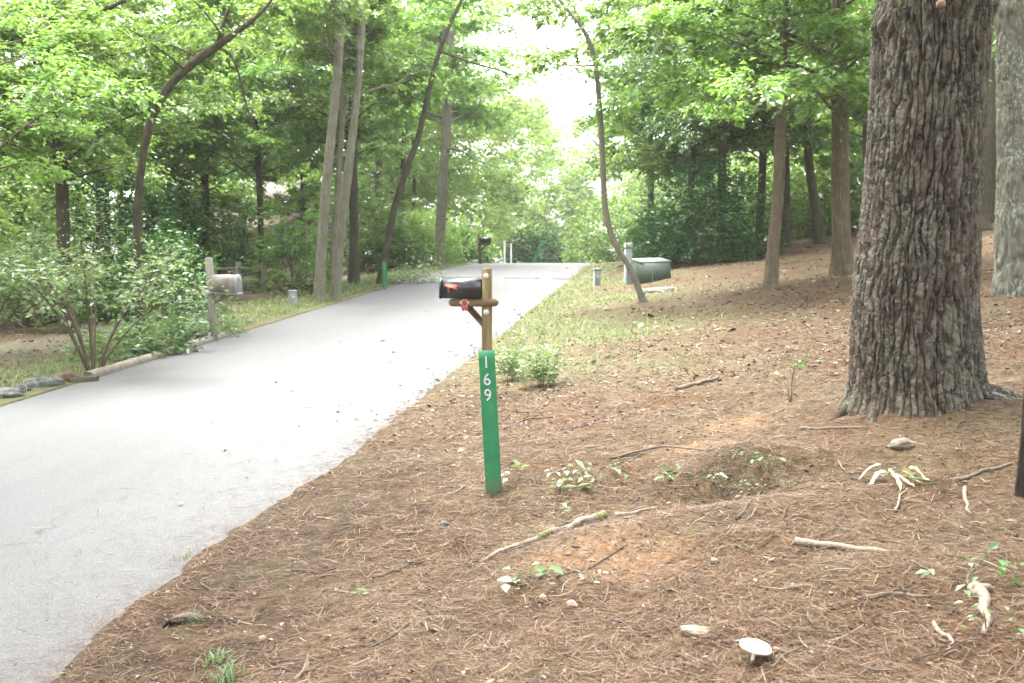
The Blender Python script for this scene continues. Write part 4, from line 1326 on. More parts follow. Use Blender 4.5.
def flat_quads(x, y, z, az, ln, wd, rng, tilt=.12, lift=.004):
    n = len(x)
    el = rng.normal(0, tilt, n)
    ax = np.stack([np.cos(az) * np.cos(el), np.sin(az) * np.cos(el), np.sin(el)], -1)
    w = np.stack([-np.sin(az), np.cos(az), rng.normal(0, .25, n)], -1)
    c = np.stack([x, y, z + lift + np.abs(el) * ln * .5], -1)
    hl = (ln / 2)[:, None]; hw = (wd / 2)[:, None]
    bow = np.stack([-np.sin(az), np.cos(az), np.zeros(n)], -1) * (ln * rng.normal(0, .10, n))[:, None]
    V = np.stack([c - ax * hl - w * hw, c - ax * hl + w * hw, c + bow + w * hw, c + bow - w * hw, c + ax * hl + w * hw * .5, c + ax * hl - w * hw * .5], 1).reshape(-1, 3)
    k = np.arange(n)[:, None] * 6
    F = np.concatenate([k + np.array([[0, 3, 2, 1]]), k + np.array([[3, 5, 4, 2]])])
    return V, F


rng = np.random.default_rng(123)
x, y, q, a = litter_pos(230000, 2.2, 16, rng, .9)
qe = q - edge_off(a)
keep = (qe > -.6) & (rng.random(len(q)) < np.where(qe < 0, np.exp(qe / .13) * .9, 1))
keep &= rng.random(len(q)) < (.25 + .9 * fbm(x * 1.3, y * 1.3, 61, 3))
# a thin drift of needles out on the asphalt
keep |= (q < 0) & (q > -1.6) & (rng.random(len(q)) < .16 * np.exp(q / .7))
x, y, q, a = x[keep], y[keep], q[keep], a[keep]
z = np.where(q < 0, Rz(a) + .014, gz(x, y))
z = np.where((q < .06) & (q > -.6), np.maximum(gz(x, y), Rz(a) + .016), z)
n = len(x)
sc = np.clip(y / 6, .8, 1.8)
V, F = flat_quads(x, y, z, rng.uniform(0, 6.28, n), rng.uniform(.05, .13, n), rng.uniform(.0016, .0029, n) * sc, rng)
tag(link('pine_needles', raw_mesh('pine_needles', V, F), M['needle']), 'reddish brown mat of fallen pine needles on the bank', 'needles', kind='stuff')


def dead_leaves(n, d0, d1, pw, size, rng, right=True):
    x, y, q, a = litter_pos(n, d0, d1, rng, pw)
    l = PL - (q + PR)
    keep = ((q > -.1) | ((q < 0) & (q > -2.2) & (rng.random(n) < .12 * np.exp(q / .8))) | (l > .3))
    keep &= rng.random(n) < (.15 + 1.1 * fbm(x * .9 + 5, y * .9, 63, 3))
    x, y, q, a = x[keep], y[keep], q[keep], a[keep]
    l = PL - (q + PR)
    n = len(x)
    z = np.where((q < 0) & (l < 0), Rz(a) + .016, gz(x, y)) + .006
    az = rng.uniform(0, 6.28, n)
    ax = norm(np.stack([np.cos(az), np.sin(az), rng.normal(0, .12, n)], -1))
    nm = norm(UP + rng.normal(0, .16, (n, 3))); nm = norm(nm - ax * (nm * ax).sum(-1, keepdims=True))
    w = np.cross(nm, ax)
    sz = (size * rng.lognormal(0, .45, n) * np.clip(y / 8, .75, 1.8))[:, None]
    fold = rng.uniform(.0, .16, n)[:, None]; asp = rng.uniform(.25, .6, n)[:, None]
    b = np.stack([x, y, z], -1) - ax * sz * .5
    mid = b + ax * sz * .5
    Vv = np.stack([b, mid + w * sz * asp * .5 + nm * sz * fold, b + ax * sz + nm * sz * rng.normal(0, .15, (n, 1)), mid - w * sz * asp * .5 + nm * sz * fold], 1).reshape(-1, 3)
    k = np.arange(n)[:, None] * 4
    return Vv, np.concatenate([k + np.array([[0, 2, 1]]), k + np.array([[0, 3, 2]])])


V1, F1 = dead_leaves(52000, 2.4, 12, .9, .021, rng)
V2, F2 = dead_leaves(60000, 8, 40, .75, .027, rng)
M['dry'] = island_mat('dry_oak_leaf', [(0, (.05, .034, .024)), (.4, (.11, .078, .055)), (.75, (.185, .138, .102)), (.93, (.25, .20, .155)), (1, (.34, .29, .24))], .75)
tag(link('dry_leaves', raw_mesh('dry_leaves', V2, F2), M['dry']), 'pale dry leaves scattered over the slope behind the mailbox', 'leaf litter', kind='stuff')
tag(link('leaf_litter', raw_mesh('leaf_litter', V1, F1), M['litter']), 'dry brown leaf fragments and bark flakes strewn over the bank', 'leaf litter', kind='stuff')

mb = MB()
x, y, q, a = litter_pos(1000, 2.3, 15, rng, .85)
for X, Y, Q in zip(x, y, q):
    if Q < .15: continue
    az = rng.uniform(0, 6.28); L = rng.lognormal(-2.35, .5); L = min(L, .5)
    zc = float(gz(X, Y)) + .008
    k = rng.normal(0, .08) * L
    pts = []
    for u in (-.5, 0, .5):
        px_ = X + math.cos(az) * L * u - math.sin(az) * (k if u == 0 else 0); py_ = Y + math.sin(az) * L * u + math.cos(az) * (k if u == 0 else 0)
        pts.append([px_, py_, float(gz(px_, py_)) + .008 + rng.uniform(0, .015)])
    mb.tube(np.array(pts), np.array([.0022, .003, .0016]) * rng.uniform(.7, 1.6), 4, False)
tag(mb.build('twig_litter', island_mat('twig_litter', [(0, (.03, .022, .016)), (.45, (.085, .062, .045)), (.8, (.13, .10, .075)), (1, (.20, .165, .13))])), 'thin broken twigs lying all over the needle mat', 'twigs', kind='stuff')

# grass: uncountable blades
def blades(n, sampler, h, rng):
    x, y = sampler(n)
    g, gr, cl = masks(x, y)
    p, a = pa(x, y)
    keep = (rng.random(n) < g ** 1.5 * .62 * (.3 + fbm(x * 2.2, y * 2.2, 71, 3))) & ((p > PR + .05) | (p < PL - .17))
    x, y = x[keep], y[keep]; n = len(x)
    z = gz(x, y)
    az = rng.uniform(0, 6.28, n); hh = h * rng.lognormal(0, .4, n)
    w = (.004 * np.clip(y / 8, 1, 3))[:, None] * np.stack([-np.sin(az), np.cos(az), np.zeros(n)], -1)
    b = np.stack([x, y, z - .005], -1)
    lean = np.stack([np.cos(az), np.sin(az), np.zeros(n)], -1) * (hh * rng.uniform(.1, .9, n))[:, None]
    m_ = b + UP * (hh * .6)[:, None] + lean * .35
    t = b + UP * (hh * .95)[:, None] + lean
    V = np.stack([b - w, b + w, m_ + w * .8, m_ - w * .8, t], 1).reshape(-1, 3)
    k = np.arange(n)[:, None] * 5
    return V, k + np.array([[0, 1, 2, 3]]), k + np.array([[3, 2, 4]])


def samp_r(n):
    d = rng.uniform(9, 34, n); t = rng.uniform(-.02, .42, n)
    return d * t, d


def samp_l(n):
    aa = rng.uniform(9, 40, n); p_ = PL - rng.uniform(.1, 7.5, n)
    return xy(p_, aa)


Va, A4, A3 = blades(90000, samp_r, .045, rng)
Vb, B4, B3 = blades(150000, samp_l, .06, rng)
Vc = np.concatenate([Va, Vb])
tag(link('grass', raw_mesh('grass', Vc, [np.concatenate([A4, B4 + len(Va)]), np.concatenate([A3, B3 + len(Va)])]), M['grass']), 'thin patchy grass on the verges beside the road', 'grass', kind='stuff')


def tuft(px, py, n, h, label, seed):
    rng = np.random.default_rng(seed)
    c = cast(px, py)
    x = c[0] + rng.normal(0, .028, n); y = c[1] + rng.normal(0, .028, n)
    az = rng.uniform(0, 6.28, n); hh = h * rng.lognormal(0, .3, n)
    b = np.stack([x, y, gz(x, y) - .004], -1)
    w = .0035 * np.stack([-np.sin(az), np.cos(az), np.zeros(n)], -1)
    lean = np.stack([np.cos(az), np.sin(az), np.zeros(n)], -1) * (hh * rng.uniform(.3, 1.1, n))[:, None]
    m_ = b + UP * (hh * .65)[:, None] + lean * .35; t = b + UP * (hh * .9)[:, None] + lean
    V = np.stack([b - w, b + w, m_ + w * .8, m_ - w * .8, t], 1).reshape(-1, 3); k = np.arange(n)[:, None] * 5
    o = center(link('grass_tuft', raw_mesh('grass_tuft', V, [k + np.array([[0, 1, 2, 3]]), k + np.array([[3, 2, 4]])]), M['seed']))
    tag(o, label, 'grass tuft', 'grass tufts on the needle mat')


tuft(187, 563, 40, .06, 'small green grass tuft at the road edge beside the dark needle patch', 1)
tuft(195, 624, 30, .05, 'tiny grass tuft right of the curled dark bark piece', 2)
tuft(228, 681, 46, .06, 'thickest green grass tuft at the bottom edge of the photo', 3)
tuft(218, 664, 30, .06, 'thin grass tuft just above the thickest bottom-edge tuft', 4)

# ------------------------------------------------------------------ small plants on the bank
def seedling(px, py, n, h, leaf, mat, label, seed, aspect=.5, spread=.12, name='seedling', cat='seedling', grp='seedlings on the needle mat'):
    rng = np.random.default_rng(seed)
    c = cast(px, py)
    t = thing(name, label, cat, c, grp)
    mb = MB(); V = []; F = []
    tw = Twigs()
    for k in range(n):
        az = rng.uniform(0, 6.28); o = spread * rng.uniform(.2, 1); hh = h * rng.uniform(.55, 1.1)
        e = c + np.array([math.cos(az) * o, math.sin(az) * o, hh])
        m_ = c * .5 + e * .5 + np.array([math.cos(az) * -o * .15, math.sin(az) * -o * .15, hh * .12])
        mb.tube(np.array([c - UP * .02, m_, e]), [.0028, .0022, .0014], 4, False)
        tw.add(e, np.array([math.cos(az), math.sin(az), .1]), leaf * .9)
    mb.build('stem', M['twig'], t)
    Vl, Fl = leaves(tw, 4, leaf * .72, rng, aspect, .2, .35, 1.1)
    Vl[:, 2] = np.maximum(Vl[:, 2], gz(Vl[:, 0], Vl[:, 1], False) + .012)
    link('foliage', raw_mesh('foliage', Vl, Fl), mat, t)


seedling(538, 484, 6, .14, .11, M['pale'], 'pale whitish-leaved seedling just right of the number marker foot', 1, .4, .2)
seedling(562, 497, 3, .07, .12, M['pale'], 'single pale drooping leaf sprig below the whitish seedling', 2, .4, .1)
seedling(598, 484, 7, .10, .07, M['seed'], 'green seedling row right of the whitish seedling', 3, .5, .25)
seedling(652, 484, 3, .07, .08, M['seed'], 'small three-leaved seedling above the right end of the mossy root', 4, .5, .08)
seedling(722, 497, 8, .13, .06, M['seed'], 'taller green seedling with several stems in the dark hollow', 5, .5, .22)
seedling(770, 472, 4, .09, .06, M['seed'], 'green seedling right of the hollow, below the pine', 6, .5, .12)
seedling(532, 586, 5, .07, .075, M['seed'], 'rounded green seedling left of the pinkish pebble', 7, .7, .10)
seedling(596, 584, 3, .06, .04, M['pale'], 'tiny pale sprig up right of the pinkish pebble', 8, .5, .05)
seedling(790, 402, 8, .32, .075, M['seed'], 'tallest seedling, upright stem left of the pine foot', 9, .5, .12)
seedling(965, 588, 8, .10, .06, M['seed'], 'leafy seedling beside the driftwood at the right', 10, .5, .25)
seedling(555, 520, 3, .05, .05, M['seed'], 'faint seedling just above the middle of the mossy root', 11, .5, .08)
seedling(358, 599, 2, .04, .05, M['seed'], 'lone green leaf far left on the needle mat', 12, .6, .05)
seedling(986, 632, 4, .07, .05, M['seed'], 'small sprouting seedling below the driftwood', 13, .5, .1)


def weed(px, py, n, h, label, seed, sp):
    rng = np.random.default_rng(seed)
    c = cast(px, py)
    t = thing('weed', label, 'weed', c, 'tall weeds behind the number marker')
    mb = MB(); tw = Twigs()
    for k in range(n):
        az = rng.uniform(0, 6.28); o = sp * rng.uniform(0, 1) ** .6
        b = c + np.array([math.cos(az) * o, math.sin(az) * o, -.02]); hh = h * rng.uniform(.5, 1.1)
        e = b + UP * hh + np.array([rng.normal(0, .06), rng.normal(0, .06), 0])
        mb.tube(np.array([b, b * .5 + e * .5, e]), [.004, .003, .0015], 4, False)
        for m_ in range(16):
            u = rng.uniform(.15, 1)
            tw.add(b + (e - b) * u, np.array([rng.normal(), rng.normal(), .5]), .06)
    mb.build('stem', M['grass'], t)
    Vl, Fl = leaves(tw, 3, .055, rng, .4, .05, .6)
    link('foliage', raw_mesh('foliage', Vl, Fl), M['silver'], t)


weed(514, 379, 9, .50, 'taller upright light green weed clump right behind the number marker', 1, .14)
weed(541, 386, 14, .42, 'broader bushy light green weed clump, right of the taller one', 2, .2)

# ------------------------------------------------------------------ sticks, roots, stones
def ground_tube(pix, r0, r1, seed, lift=.6, n=16, wob=.35, sides=8, arch=0.0):
    pts = np.array([cast(px, py) for px, py in pix])
    seg = np.linspace(0, 1, len(pts)); tt = np.linspace(0, 1, n)
    q = np.stack([np.interp(tt, seg, pts[:, k]) for k in range(3)], -1)
    for _ in range(2): q[1:-1] = .5 * q[1:-1] + .25 * (q[:-2] + q[2:])
    rr = np.interp(tt, [0, 1], [r0, r1])
    q[:, 0] += (vn(tt * 5 + seed, tt * 0, seed) - .5) * .02; q[:, 1] += (vn(tt * 5 + seed, tt * 0 + 4, seed) - .5) * .02
    q[:, 2] = np.maximum(gz(q[:, 0], q[:, 1]), np.interp(tt, [0, 1], [q[0, 2], q[-1, 2]]) - .01) + rr * lift + arch * np.sin(tt * math.pi)
    mb = MB(); mb.tube(q, rr, sides, True, wob, seed)
    return mb, q


def stick(pix, r0, r1, mat, label, seed, forks=(), arch=.0):
    mb, q = ground_tube(pix, r0, r1, seed, arch=arch)
    for f in forks:
        m2, _ = ground_tube(f, r1 * 1.1, r1 * .5, seed + 1)
        n0 = mb.n
        mb.v += m2.v; mb.f4 += [x + n0 for x in m2.f4]; mb.f3 += [x + n0 for x in m2.f3]; mb.n += m2.n
    o = center(mb.build('stick', mat, None, True))
    tag(o, label, 'stick', 'fallen sticks on the bank')


stick([(796, 545), (830, 548), (890, 555)], .020, .012, M['pale_stick'], 'thick straight pale stick in the middle of the right foreground', 1, [[(812, 547), (800, 541), (793, 544)]])
stick([(955, 481), (985, 470), (1012, 465)], .014, .009, M['wood_stick'], 'long tan stick beside the dark sapling foot', 2)
stick([(964, 489), (966, 503), (970, 515)], .012, .006, M['pale_stick'], 'short pale stick below the long tan stick by the sapling', 3)
stick([(933, 624), (945, 637), (955, 648)], .010, .008, M['pale_stick'], 'short bleached stick left of the driftwood', 4)
stick([(608, 459), (660, 453), (725, 451)], .008, .005, M['wood_stick'], 'long thin twig lying level below the pine hollow', 5, [[(640, 455), (622, 462), (610, 467)]])
stick([(505, 429), (525, 420), (562, 416)], .012, .006, M['dark_stick'], 'dark forked twig right of the number marker', 6, [[(515, 424), (530, 415), (545, 417)]])
stick([(676, 391), (700, 384), (718, 378)], .026, .016, M['wood_stick'], 'stout branch piece lying behind, halfway to the pine', 7, [[(700, 384), (712, 376)]])
stick([(372, 579), (395, 572), (428, 556)], .012, .007, M['dark_stick'], 'dark crooked stick left of the mossy root', 8)
stick([(238, 623), (262, 626), (285, 631)], .009, .006, M['wood_stick'], 'grey stick right of the curled dark bark piece', 9)
stick([(368, 650), (400, 632), (440, 598)], .007, .004, M['dark_stick'], 'long thin dark twig slanting up in the lower middle', 10)
stick([(555, 579), (590, 570), (628, 545)], .007, .004, M['dark_stick'], 'thin dark twig running from the round seedling to the clay patch', 11)
stick([(296, 682), (303, 670), (309, 655)], .009, .006, M['wood_stick'], 'upright-looking stick cut by the bottom edge of the photo', 12)
stick([(560, 430), (600, 424), (640, 412)], .008, .004, M['dark_stick'], 'dark twig lying uphill of the long thin twig', 13)
stick([(800, 430), (835, 429), (868, 428)], .012, .008, M['wood_stick'], 'brown stick lying against the front of the pine foot', 14)
stick([(895, 512), (900, 500), (908, 490)], .007, .004, M['pale_stick'], 'slim pale stalk below the withered cream leaves', 15, arch=.02)
stick([(738, 520), (752, 500), (760, 490)], .008, .005, M['dark_stick'], 'dark twig slanting out of the hollow', 16)
stick([(775, 650), (800, 655), (815, 652)], .006, .004, M['pale_stick'], 'thin pale twig right of the mushroom', 17)
stick([(865, 598), (900, 594), (930, 596)], .010, .006, M['wood_stick'], 'half-buried tan stick left of the driftwood seedling', 18)

# mossy exposed root
mb, q = ground_tube([(478, 563), (512, 549), (545, 537), (580, 524), (607, 518)], .012, .035, 31, .35, 40, .5, 10)
t = thing('tree_root', 'exposed mossy root curving across the bank below the seedlings', 'root', q[0])
mb.build('root', M['root'], t, True)
for (lo, hi) in ((17, 21), (34, 39)):
    mm = MB(); mm.tube(q[lo:hi + 1] + UP * .007, np.interp(np.arange(lo, hi + 1), [0, 39], [.012, .035]) * np.where((np.arange(lo, hi + 1) == lo) | (np.arange(lo, hi + 1) == hi), .25, .95), 10, True, .9, 9)
    mm.build('moss_patch', M['moss'], t, True)
mb, q = ground_tube([(616, 516), (640, 512), (668, 508)], .018, .006, 33, .3, 16, .5, 8)
tag(center(mb.build('tree_root', M['root'], None, True)), 'thin bare root emerging right of the mossy root', 'root')


def stone(px, py, r, mat, label, seed, rot=0, sink=.35, rough=.3, name='stone', grp=None, flat=0):
    c = cast(px, py)
    V, F = blob(c + UP * r[2] * (1 - sink * 2) * .8, r, seed, 4, rough, rot, flat)
    mb = MB(); mb.add(V, F)
    o = center(mb.build(name, mat, None, True)); tag(o, label, 'stone', grp)


stone(700, 633, (.075, .045, .022), M['pale_stone'], 'flat elongated pale stone left of the mushroom', 1, -.35)
stone(572, 606, (.028, .024, .022), M['pink_stone'], 'round pinkish pebble right of the round-leaved seedling', 2)
stone(543, 598, (.020, .018, .014), M['pink_stone'], 'smaller pinkish pebble touching the round-leaved seedling', 3)
stone(444, 526, (.034, .030, .026), M['dark_stone'], 'dark grey pebble left of the number marker foot', 4, .5)
stone(902, 446, (.085, .055, .04), M['pale_stone'], 'pale stone below the front of the massive pine', 5)
stone(715, 562, (.02, .018, .014), M['pale_stone'], 'small pale pebble in the middle of the bare foreground', 6)
stone(262, 640, (.02, .02, .016), M['pale_stone'], 'small pale pebble low on the left, above the bottom grass tufts', 7)
G_S = 'edging rocks at the left road edge'
stone(5, 396, (.20, .12, .07), M['stone'], 'low grey edging rock cut by the left edge of the photo', 11, .2, grp=G_S, name='rock')
stone(40, 386, (.19, .10, .09), M['stone'], 'largest grey edging rock left of the arching shrub foot', 12, .2, grp=G_S, name='rock')
stone(57, 385, (.08, .07, .08), M['stone'], 'small upright pale grey edging rock right of the largest one', 13, .5, grp=G_S, name='rock')
stone(66, 380, (.10, .08, .09), M['brown_stone'], 'brown edging rock under the arching shrub', 14, .1, grp=G_S, name='rock')
stone(22, 391, (.10, .08, .06), M['dark_stone'], 'dark edging rock left of the largest grey one', 15, .3, grp=G_S, name='rock')
stone(188, 344, (.18, .09, .06), M['stone'], 'pale flat rock at the kerb left of the galvanised mailbox post', 16, .4, name='rock')
stone(200, 339, (.09, .08, .08), M['dark_stone'], 'black round rock at the foot of the galvanised mailbox post', 17, .4, name='rock')
# dark timber end at the near end of the kerb
c = cast(84, 384, False); mb = MB()
mb.box(c + UP * .03, (.34, .13, .13), eul(0, -.03, .42), .02)
tag(center(mb.build('timber_block', M['dark_stick'])), 'short dark timber block at the near end of the kerb', 'timber')

# curled dark bark
mb = MB(); c = cast(180, 626)
th = np.linspace(.15, math.pi - .15, 12)
arc = np.stack([c[0] + np.cos(th) * .085, c[1] + np.cos(th) * .02, c[2] + np.sin(th) * .05 - .005], -1)
Vb = np.concatenate([arc, arc + [0.02, .06, .004], arc + [0, 0, -.008], arc + [.02, .06, -.004]])
k = np.arange(11)
Fb = np.concatenate([np.stack([k, k + 1, k + 13, k + 12], -1), np.stack([k + 24, k + 36, k + 37, k + 25], -1), np.stack([k, k + 24, k + 25, k + 1], -1), np.stack([k + 12, k + 13, k + 37, k + 36], -1)])
mb.add(Vb, Fb)
tag(center(mb.build('bark_piece', M['dark_stick'], None, True)), 'curled dark piece of bark arching off the ground near the road edge', 'bark piece')

# driftwood: pale forked piece at the right
mb, q = ground_tube([(972, 592), (983, 600), (986, 615), (984, 636)], .030, .010, 51, .6, 18, .5, 9)
m2, _ = ground_tube([(974, 594), (985, 592), (995, 590)], .026, .008, 52, .9, 10, .4, 8)
n0 = mb.n; mb.v += m2.v; mb.f4 += [x_ + n0 for x_ in m2.f4]; mb.f3 += [x_ + n0 for x_ in m2.f3]; mb.n += m2.n
tag(center(mb.build('driftwood', M['pale_stick'], None, True)), 'bent pale piece of bleached wood beside the leafy seedling', 'driftwood')

# withered cream leaves
def withered():
    rng = np.random.default_rng(3)
    c = cast(897, 486)
    t = thing('withered_plant', 'cream-coloured withered leaf cluster lying on the needles below the pine', 'plant', c)
    V = []; F = []; n0 = 0
    for (px, py, L, az) in ((886, 484, .15, 3.3), (892, 488, .15, 4.6), (898, 486, .16, 5.0), (902, 486, .14, 5.6), (908, 485, .14, 6.0), (896, 482, .13, 2.2), (905, 482, .12, .8), (880, 482, .16, 3.0)):
        b = cast(px, py - 2) + UP * rng.uniform(.04, .09)
        d = np.array([math.cos(az), math.sin(az), -.28]); sd = np.array([-math.sin(az), math.cos(az), rng.normal(0, .2)])
        m = 8; hw = [.004, .013, .008, .017, .010, .015, .006, .001]
        for i_ in range(m):
            u = i_ / (m - 1)
            cc = b + d * L * .78 * u + sd * .018 * math.sin(u * 4 + az) - UP * .07 * u * u + UP * .01
            cc[2] = max(cc[2], float(gz(cc[0], cc[1])) + .01)
            V += [cc + sd * hw[i_] + UP * .006, cc, cc - sd * hw[i_] + UP * .006]
        for i_ in range(m - 1):
            o_ = n0 + i_ * 3
            F += [[o_, o_ + 1, o_ + 4, o_ + 3], [o_ + 1, o_ + 2, o_ + 5, o_ + 4]]
        n0 += m * 3
    link('leaf', raw_mesh('leaf', np.array(V), np.array(F), True), M['cream'], t)
    mb = MB(); a_, b_ = cast(908, 486), cast(936, 484)
    mb.tube(np.array([a_ + UP * .05, (a_ + b_) / 2 + UP * .03, b_ + UP * .01]), [.006, .006, .004], 6, True)
    mb.build('stem', M['seed'], t)


withered()

# mushroom
c = cast(752, 662)
t = thing('mushroom', 'single large white flat-capped mushroom in the foreground needles', 'mushroom', c)
mb = MB(); tilt = eul(.10, .10, 0)
hS = .052
mb.tube(np.array([c + [0, 0, -.01], c + [.004, 0, hS * .4], c + [.012, 0, hS + .004]]), [.0095, .0068, .008], 14, True)
mb.build('stem', M['mushroom_stem'], t, True)
mb = MB()
R = .060
prof = [(.001, .013), (R * .2, .0135), (R * .45, .012), (R * .7, .0085), (R * .9, .003), (R, -.005), (R * .985, -.010), (R * .8, -.008), (R * .4, -.006), (.006, -.005)]
mb.lathe(c + [.014, 0, hS + .012], prof, 40, eul(.05, .13, 0), .22, 4)
mb.build('cap', M['mushroom_cap'], t, True)

# ------------------------------------------------------------------ number markers
def text_mesh(ch, size):
    cu = bpy.data.curves.new('digit', 'FONT'); cu.body = ch; cu.size = size; cu.extrude = .0008
    cu.align_x = 'CENTER'; cu.align_y = 'CENTER'
    o = bpy.data.objects.new('tmp', cu); COL.objects.link(o)
    dg = bpy.context.evaluated_depsgraph_get()
    me = bpy.data.meshes.new_from_object(o.evaluated_get(dg))
    bpy.data.objects.remove(o); bpy.data.curves.remove(cu)
    return me


def marker(name, label, base, width, h, lean_x, lean_y, yaw, digits=None):
    t = thing(name, label, 'address marker', base, 'green address markers')
    n = 14; us = np.linspace(-1, 1, n)
    prof = [(u * width / 2, .10 * width * (u * u) ) for u in us]        # shallow trough, ribs back
    back = [(u * width / 2, .10 * width * (u * u) + .005) for u in us[::-1]]
    pr = np.array(prof + back)
    cy, sy = math.cos(yaw), math.sin(yaw)
    hz = np.linspace(-.15, h, 20)
    V = []
    for z_ in hz:
        wv = 1 - .0 * z_
        for (u, w) in pr:
            X = u * wv; Y = w
            V.append([base[0] + X * cy - Y * sy + lean_x * z_, base[1] + X * sy + Y * cy + lean_y * z_, base[2] + z_])
    m = len(pr)
    i = np.arange(19)[:, None] * m; j = np.arange(m)[None, :]; j1 = (j + 1) % m
    F = np.stack([i + j, i + j1, i + m + j1, i + m + j], -1).reshape(-1, 4)
    mb = MB(); mb.add(V, F)
    T0 = 19 * m
    mb.f4.append(np.array([[T0 + q, T0 + q + 1, T0 + m - 2 - q, T0 + m - 1 - q] for q in range(n - 1)]))
    mb.build('blade', M['sign_green'], t)
    if digits:
        for ch, z_, sz in digits:
            me = text_mesh(ch, sz)
            Rm = Matrix(((cy, lean_x, sy), (sy, lean_y, -cy), (0, 1, 0))).to_4x4()
            me.transform(Matrix.Scale(.92, 4, (1, 0, 0)))
            me.transform(Rm)
            me.transform(Matrix.Translation(Vector((base[0] + lean_x * z_ + .004 * sy - .006, base[1] + lean_y * z_ - .006, base[2] + z_))))
            link('digit', me, M['digit_white'], t)
    return t


b = cast(494, 494)
sc_ = b[1] / FPX
hM = (494 - 348) * sc_ * 1.0
lx = (487.4 - 494.8) * sc_ / hM
zt = lambda py: (494 - py) * sc_
marker('address_marker', 'green marker post reading 169 standing in front of the black mailbox', b, 16.5 * sc_, hM, lx, 0.0, .06,
       [('1', zt(360), .115), ('6', zt(377.5), .115), ('9', zt(393.5), .115)])
b2 = cast(385, 290, False); s2 = b2[1] / FPX
marker('address_marker', 'plain green marker post on the left verge in front of the leaning tree', b2, .10, 28 * s2, -.03, 0, .1)
bx_, by_ = P(532, 262, 42)[:2]
b3 = np.array([bx_, by_, float(Rz(pa(bx_, by_)[1]))]);
b3 = gp(531, 46.5)
marker('address_marker', 'bright green marker leaning right in front of the dark crest bush', b3, .15, 1.15, .45, 0, .1)


# ------------------------------------------------------------------ mailboxes
def box_shell(mb, c, axis, length, w, h, n=14, t=0):
    """mailbox body: flat floor, straight sides, half-round top; axis = unit vector along its length"""
    ax = np.asarray(axis, float); sd = np.array([-ax[1], ax[0], 0.])
    r = w / 2
    out = [(-r, 0), (r, 0), (r, h - r)]
    for k in range(1, n): out.append((r * math.cos(math.pi * k / n), h - r + r * math.sin(math.pi * k / n)))
    out.append((-r, h - r))
    mb.prism(out, np.asarray(c), sd, UP, ax * length)


def flat_plate(mb, outline, c, xa, ya, depth):
    mb.prism(outline, c, xa, ya, depth)


# near mailbox: black box on a wooden post
d = 10.5
pb = P(487, 300, d); base = G(pb[0], d)
sm = d / FPX
Z = lambda py: P(487, py, d)[2]
X = lambda px: P(px, 290, d)[0]
mbx = thing('mailbox', 'black mailbox with red flag on a treated timber post behind the 169 marker', 'mailbox', base)
yawm = R_(-8.8)
axL = np.array([-math.cos(yawm), -math.sin(yawm), 0])          # from the post towards the road
fr = np.array([-axL[1], axL[0], 0]);
if fr[1] > 0: fr = -fr                                          # towards the camera
Rm = np.array([axL * -1, -fr, UP]).T                            # local x = away from the road
zt_ = Z(268)
mb = MB(); hp = zt_ - base[2] + .3
mb.box((pb[0], d, zt_ - hp / 2), (.098, .098, hp), Rm, .006)
mb.build('post', M['post_wood'], mbx)
# cross arm with rounded ends, lapped 8 mm proud on the face of the post
zc = Z(302.5); aw = .082
armc = np.array([pb[0], d, zc]) + fr * .012
x0 = X(449) - pb[0]; x1 = X(498.5) - pb[0]
out = []
for k in range(9): out.append((x1 - aw / 2 + aw / 2 * math.cos(-math.pi / 2 + math.pi * k / 8), aw / 2 * math.sin(-math.pi / 2 + math.pi * k / 8)))
for k in range(9): out.append((x0 + aw / 2 + aw / 2 * math.cos(math.pi / 2 + math.pi * k / 8), aw / 2 * math.sin(math.pi / 2 + math.pi * k / 8)))
mb = MB(); mb.prism(out, armc + fr * .049, -axL, UP, -fr * .09)
mb.build('crossarm', M['arm_wood'], mbx)
# brace
mb = MB()
p0 = np.array([pb[0], d, 0]) + (-axL) * (X(468) - pb[0]); p0[2] = Z(307)
p1 = np.array([pb[0], d, 0]) + (-axL) * (X(483.5) - pb[0]); p1[2] = Z(324)
dv = p1 - p0; Lb = np.linalg.norm(dv); dv /= Lb
upv = np.cross(dv, fr); upv /= np.linalg.norm(upv)
mb.box((p0 + p1) / 2, (Lb + .06, .07, .062), np.array([dv, np.cross(upv, dv), upv]).T, .004)
mb.build('brace', M['arm_wood'], mbx)
# box
L = (X(483) - X(443)) / math.cos(yawm); w_, h_ = .175, (Z(277.3) - Z(299)) * 1.0
c0 = np.array([pb[0], d, zc + aw / 2 + .004]) + (-axL) * (X(482.2) - pb[0])
h_ = Z(278.5) - c0[2]
mb = MB(); box_shell(mb, c0, axL, L, w_, h_, 16)
body = mb.build('box', M['black_metal'], mbx)
body.data.polygons.foreach_set('use_smooth', np.array([len(p.vertices) == 4 for p in body.data.polygons]))
mb = MB(); box_shell(mb, c0 + axL * (L + .001) - UP * .003, axL, .018, w_ + .012, h_ + .009, 16)
door = mb.build('door', M['black_metal'], mbx)
mb = MB(); mb.box(c0 + axL * (L + .028) + UP * (h_ * .80), (.02, .04, .018), Rm, .003); mb.build('handle', M['black_metal'], door)
# flag lying flat against the camera side
fx = lambda px: (pb[0] - X(px)) / math.cos(yawm)
fc = np.array([pb[0], d, 0]) + fr * (w_ / 2 + .004)
fo = [(fx(446), Z(284)), (fx(458.5), Z(284.5)), (fx(459.3), Z(288.5)), (fx(457), Z(290)), (fx(455), Z(287.8)), (fx(451), Z(287.6)), (fx(450.5), Z(293)), (fx(449), Z(293)), (fx(448.5), Z(287)), (fx(446), Z(286.5))]
mb = MB(); mb.prism([(a_, b_) for a_, b_ in fo], fc, axL, UP, fr * .006)
mb.build('flag', M['orange_red'], mbx)
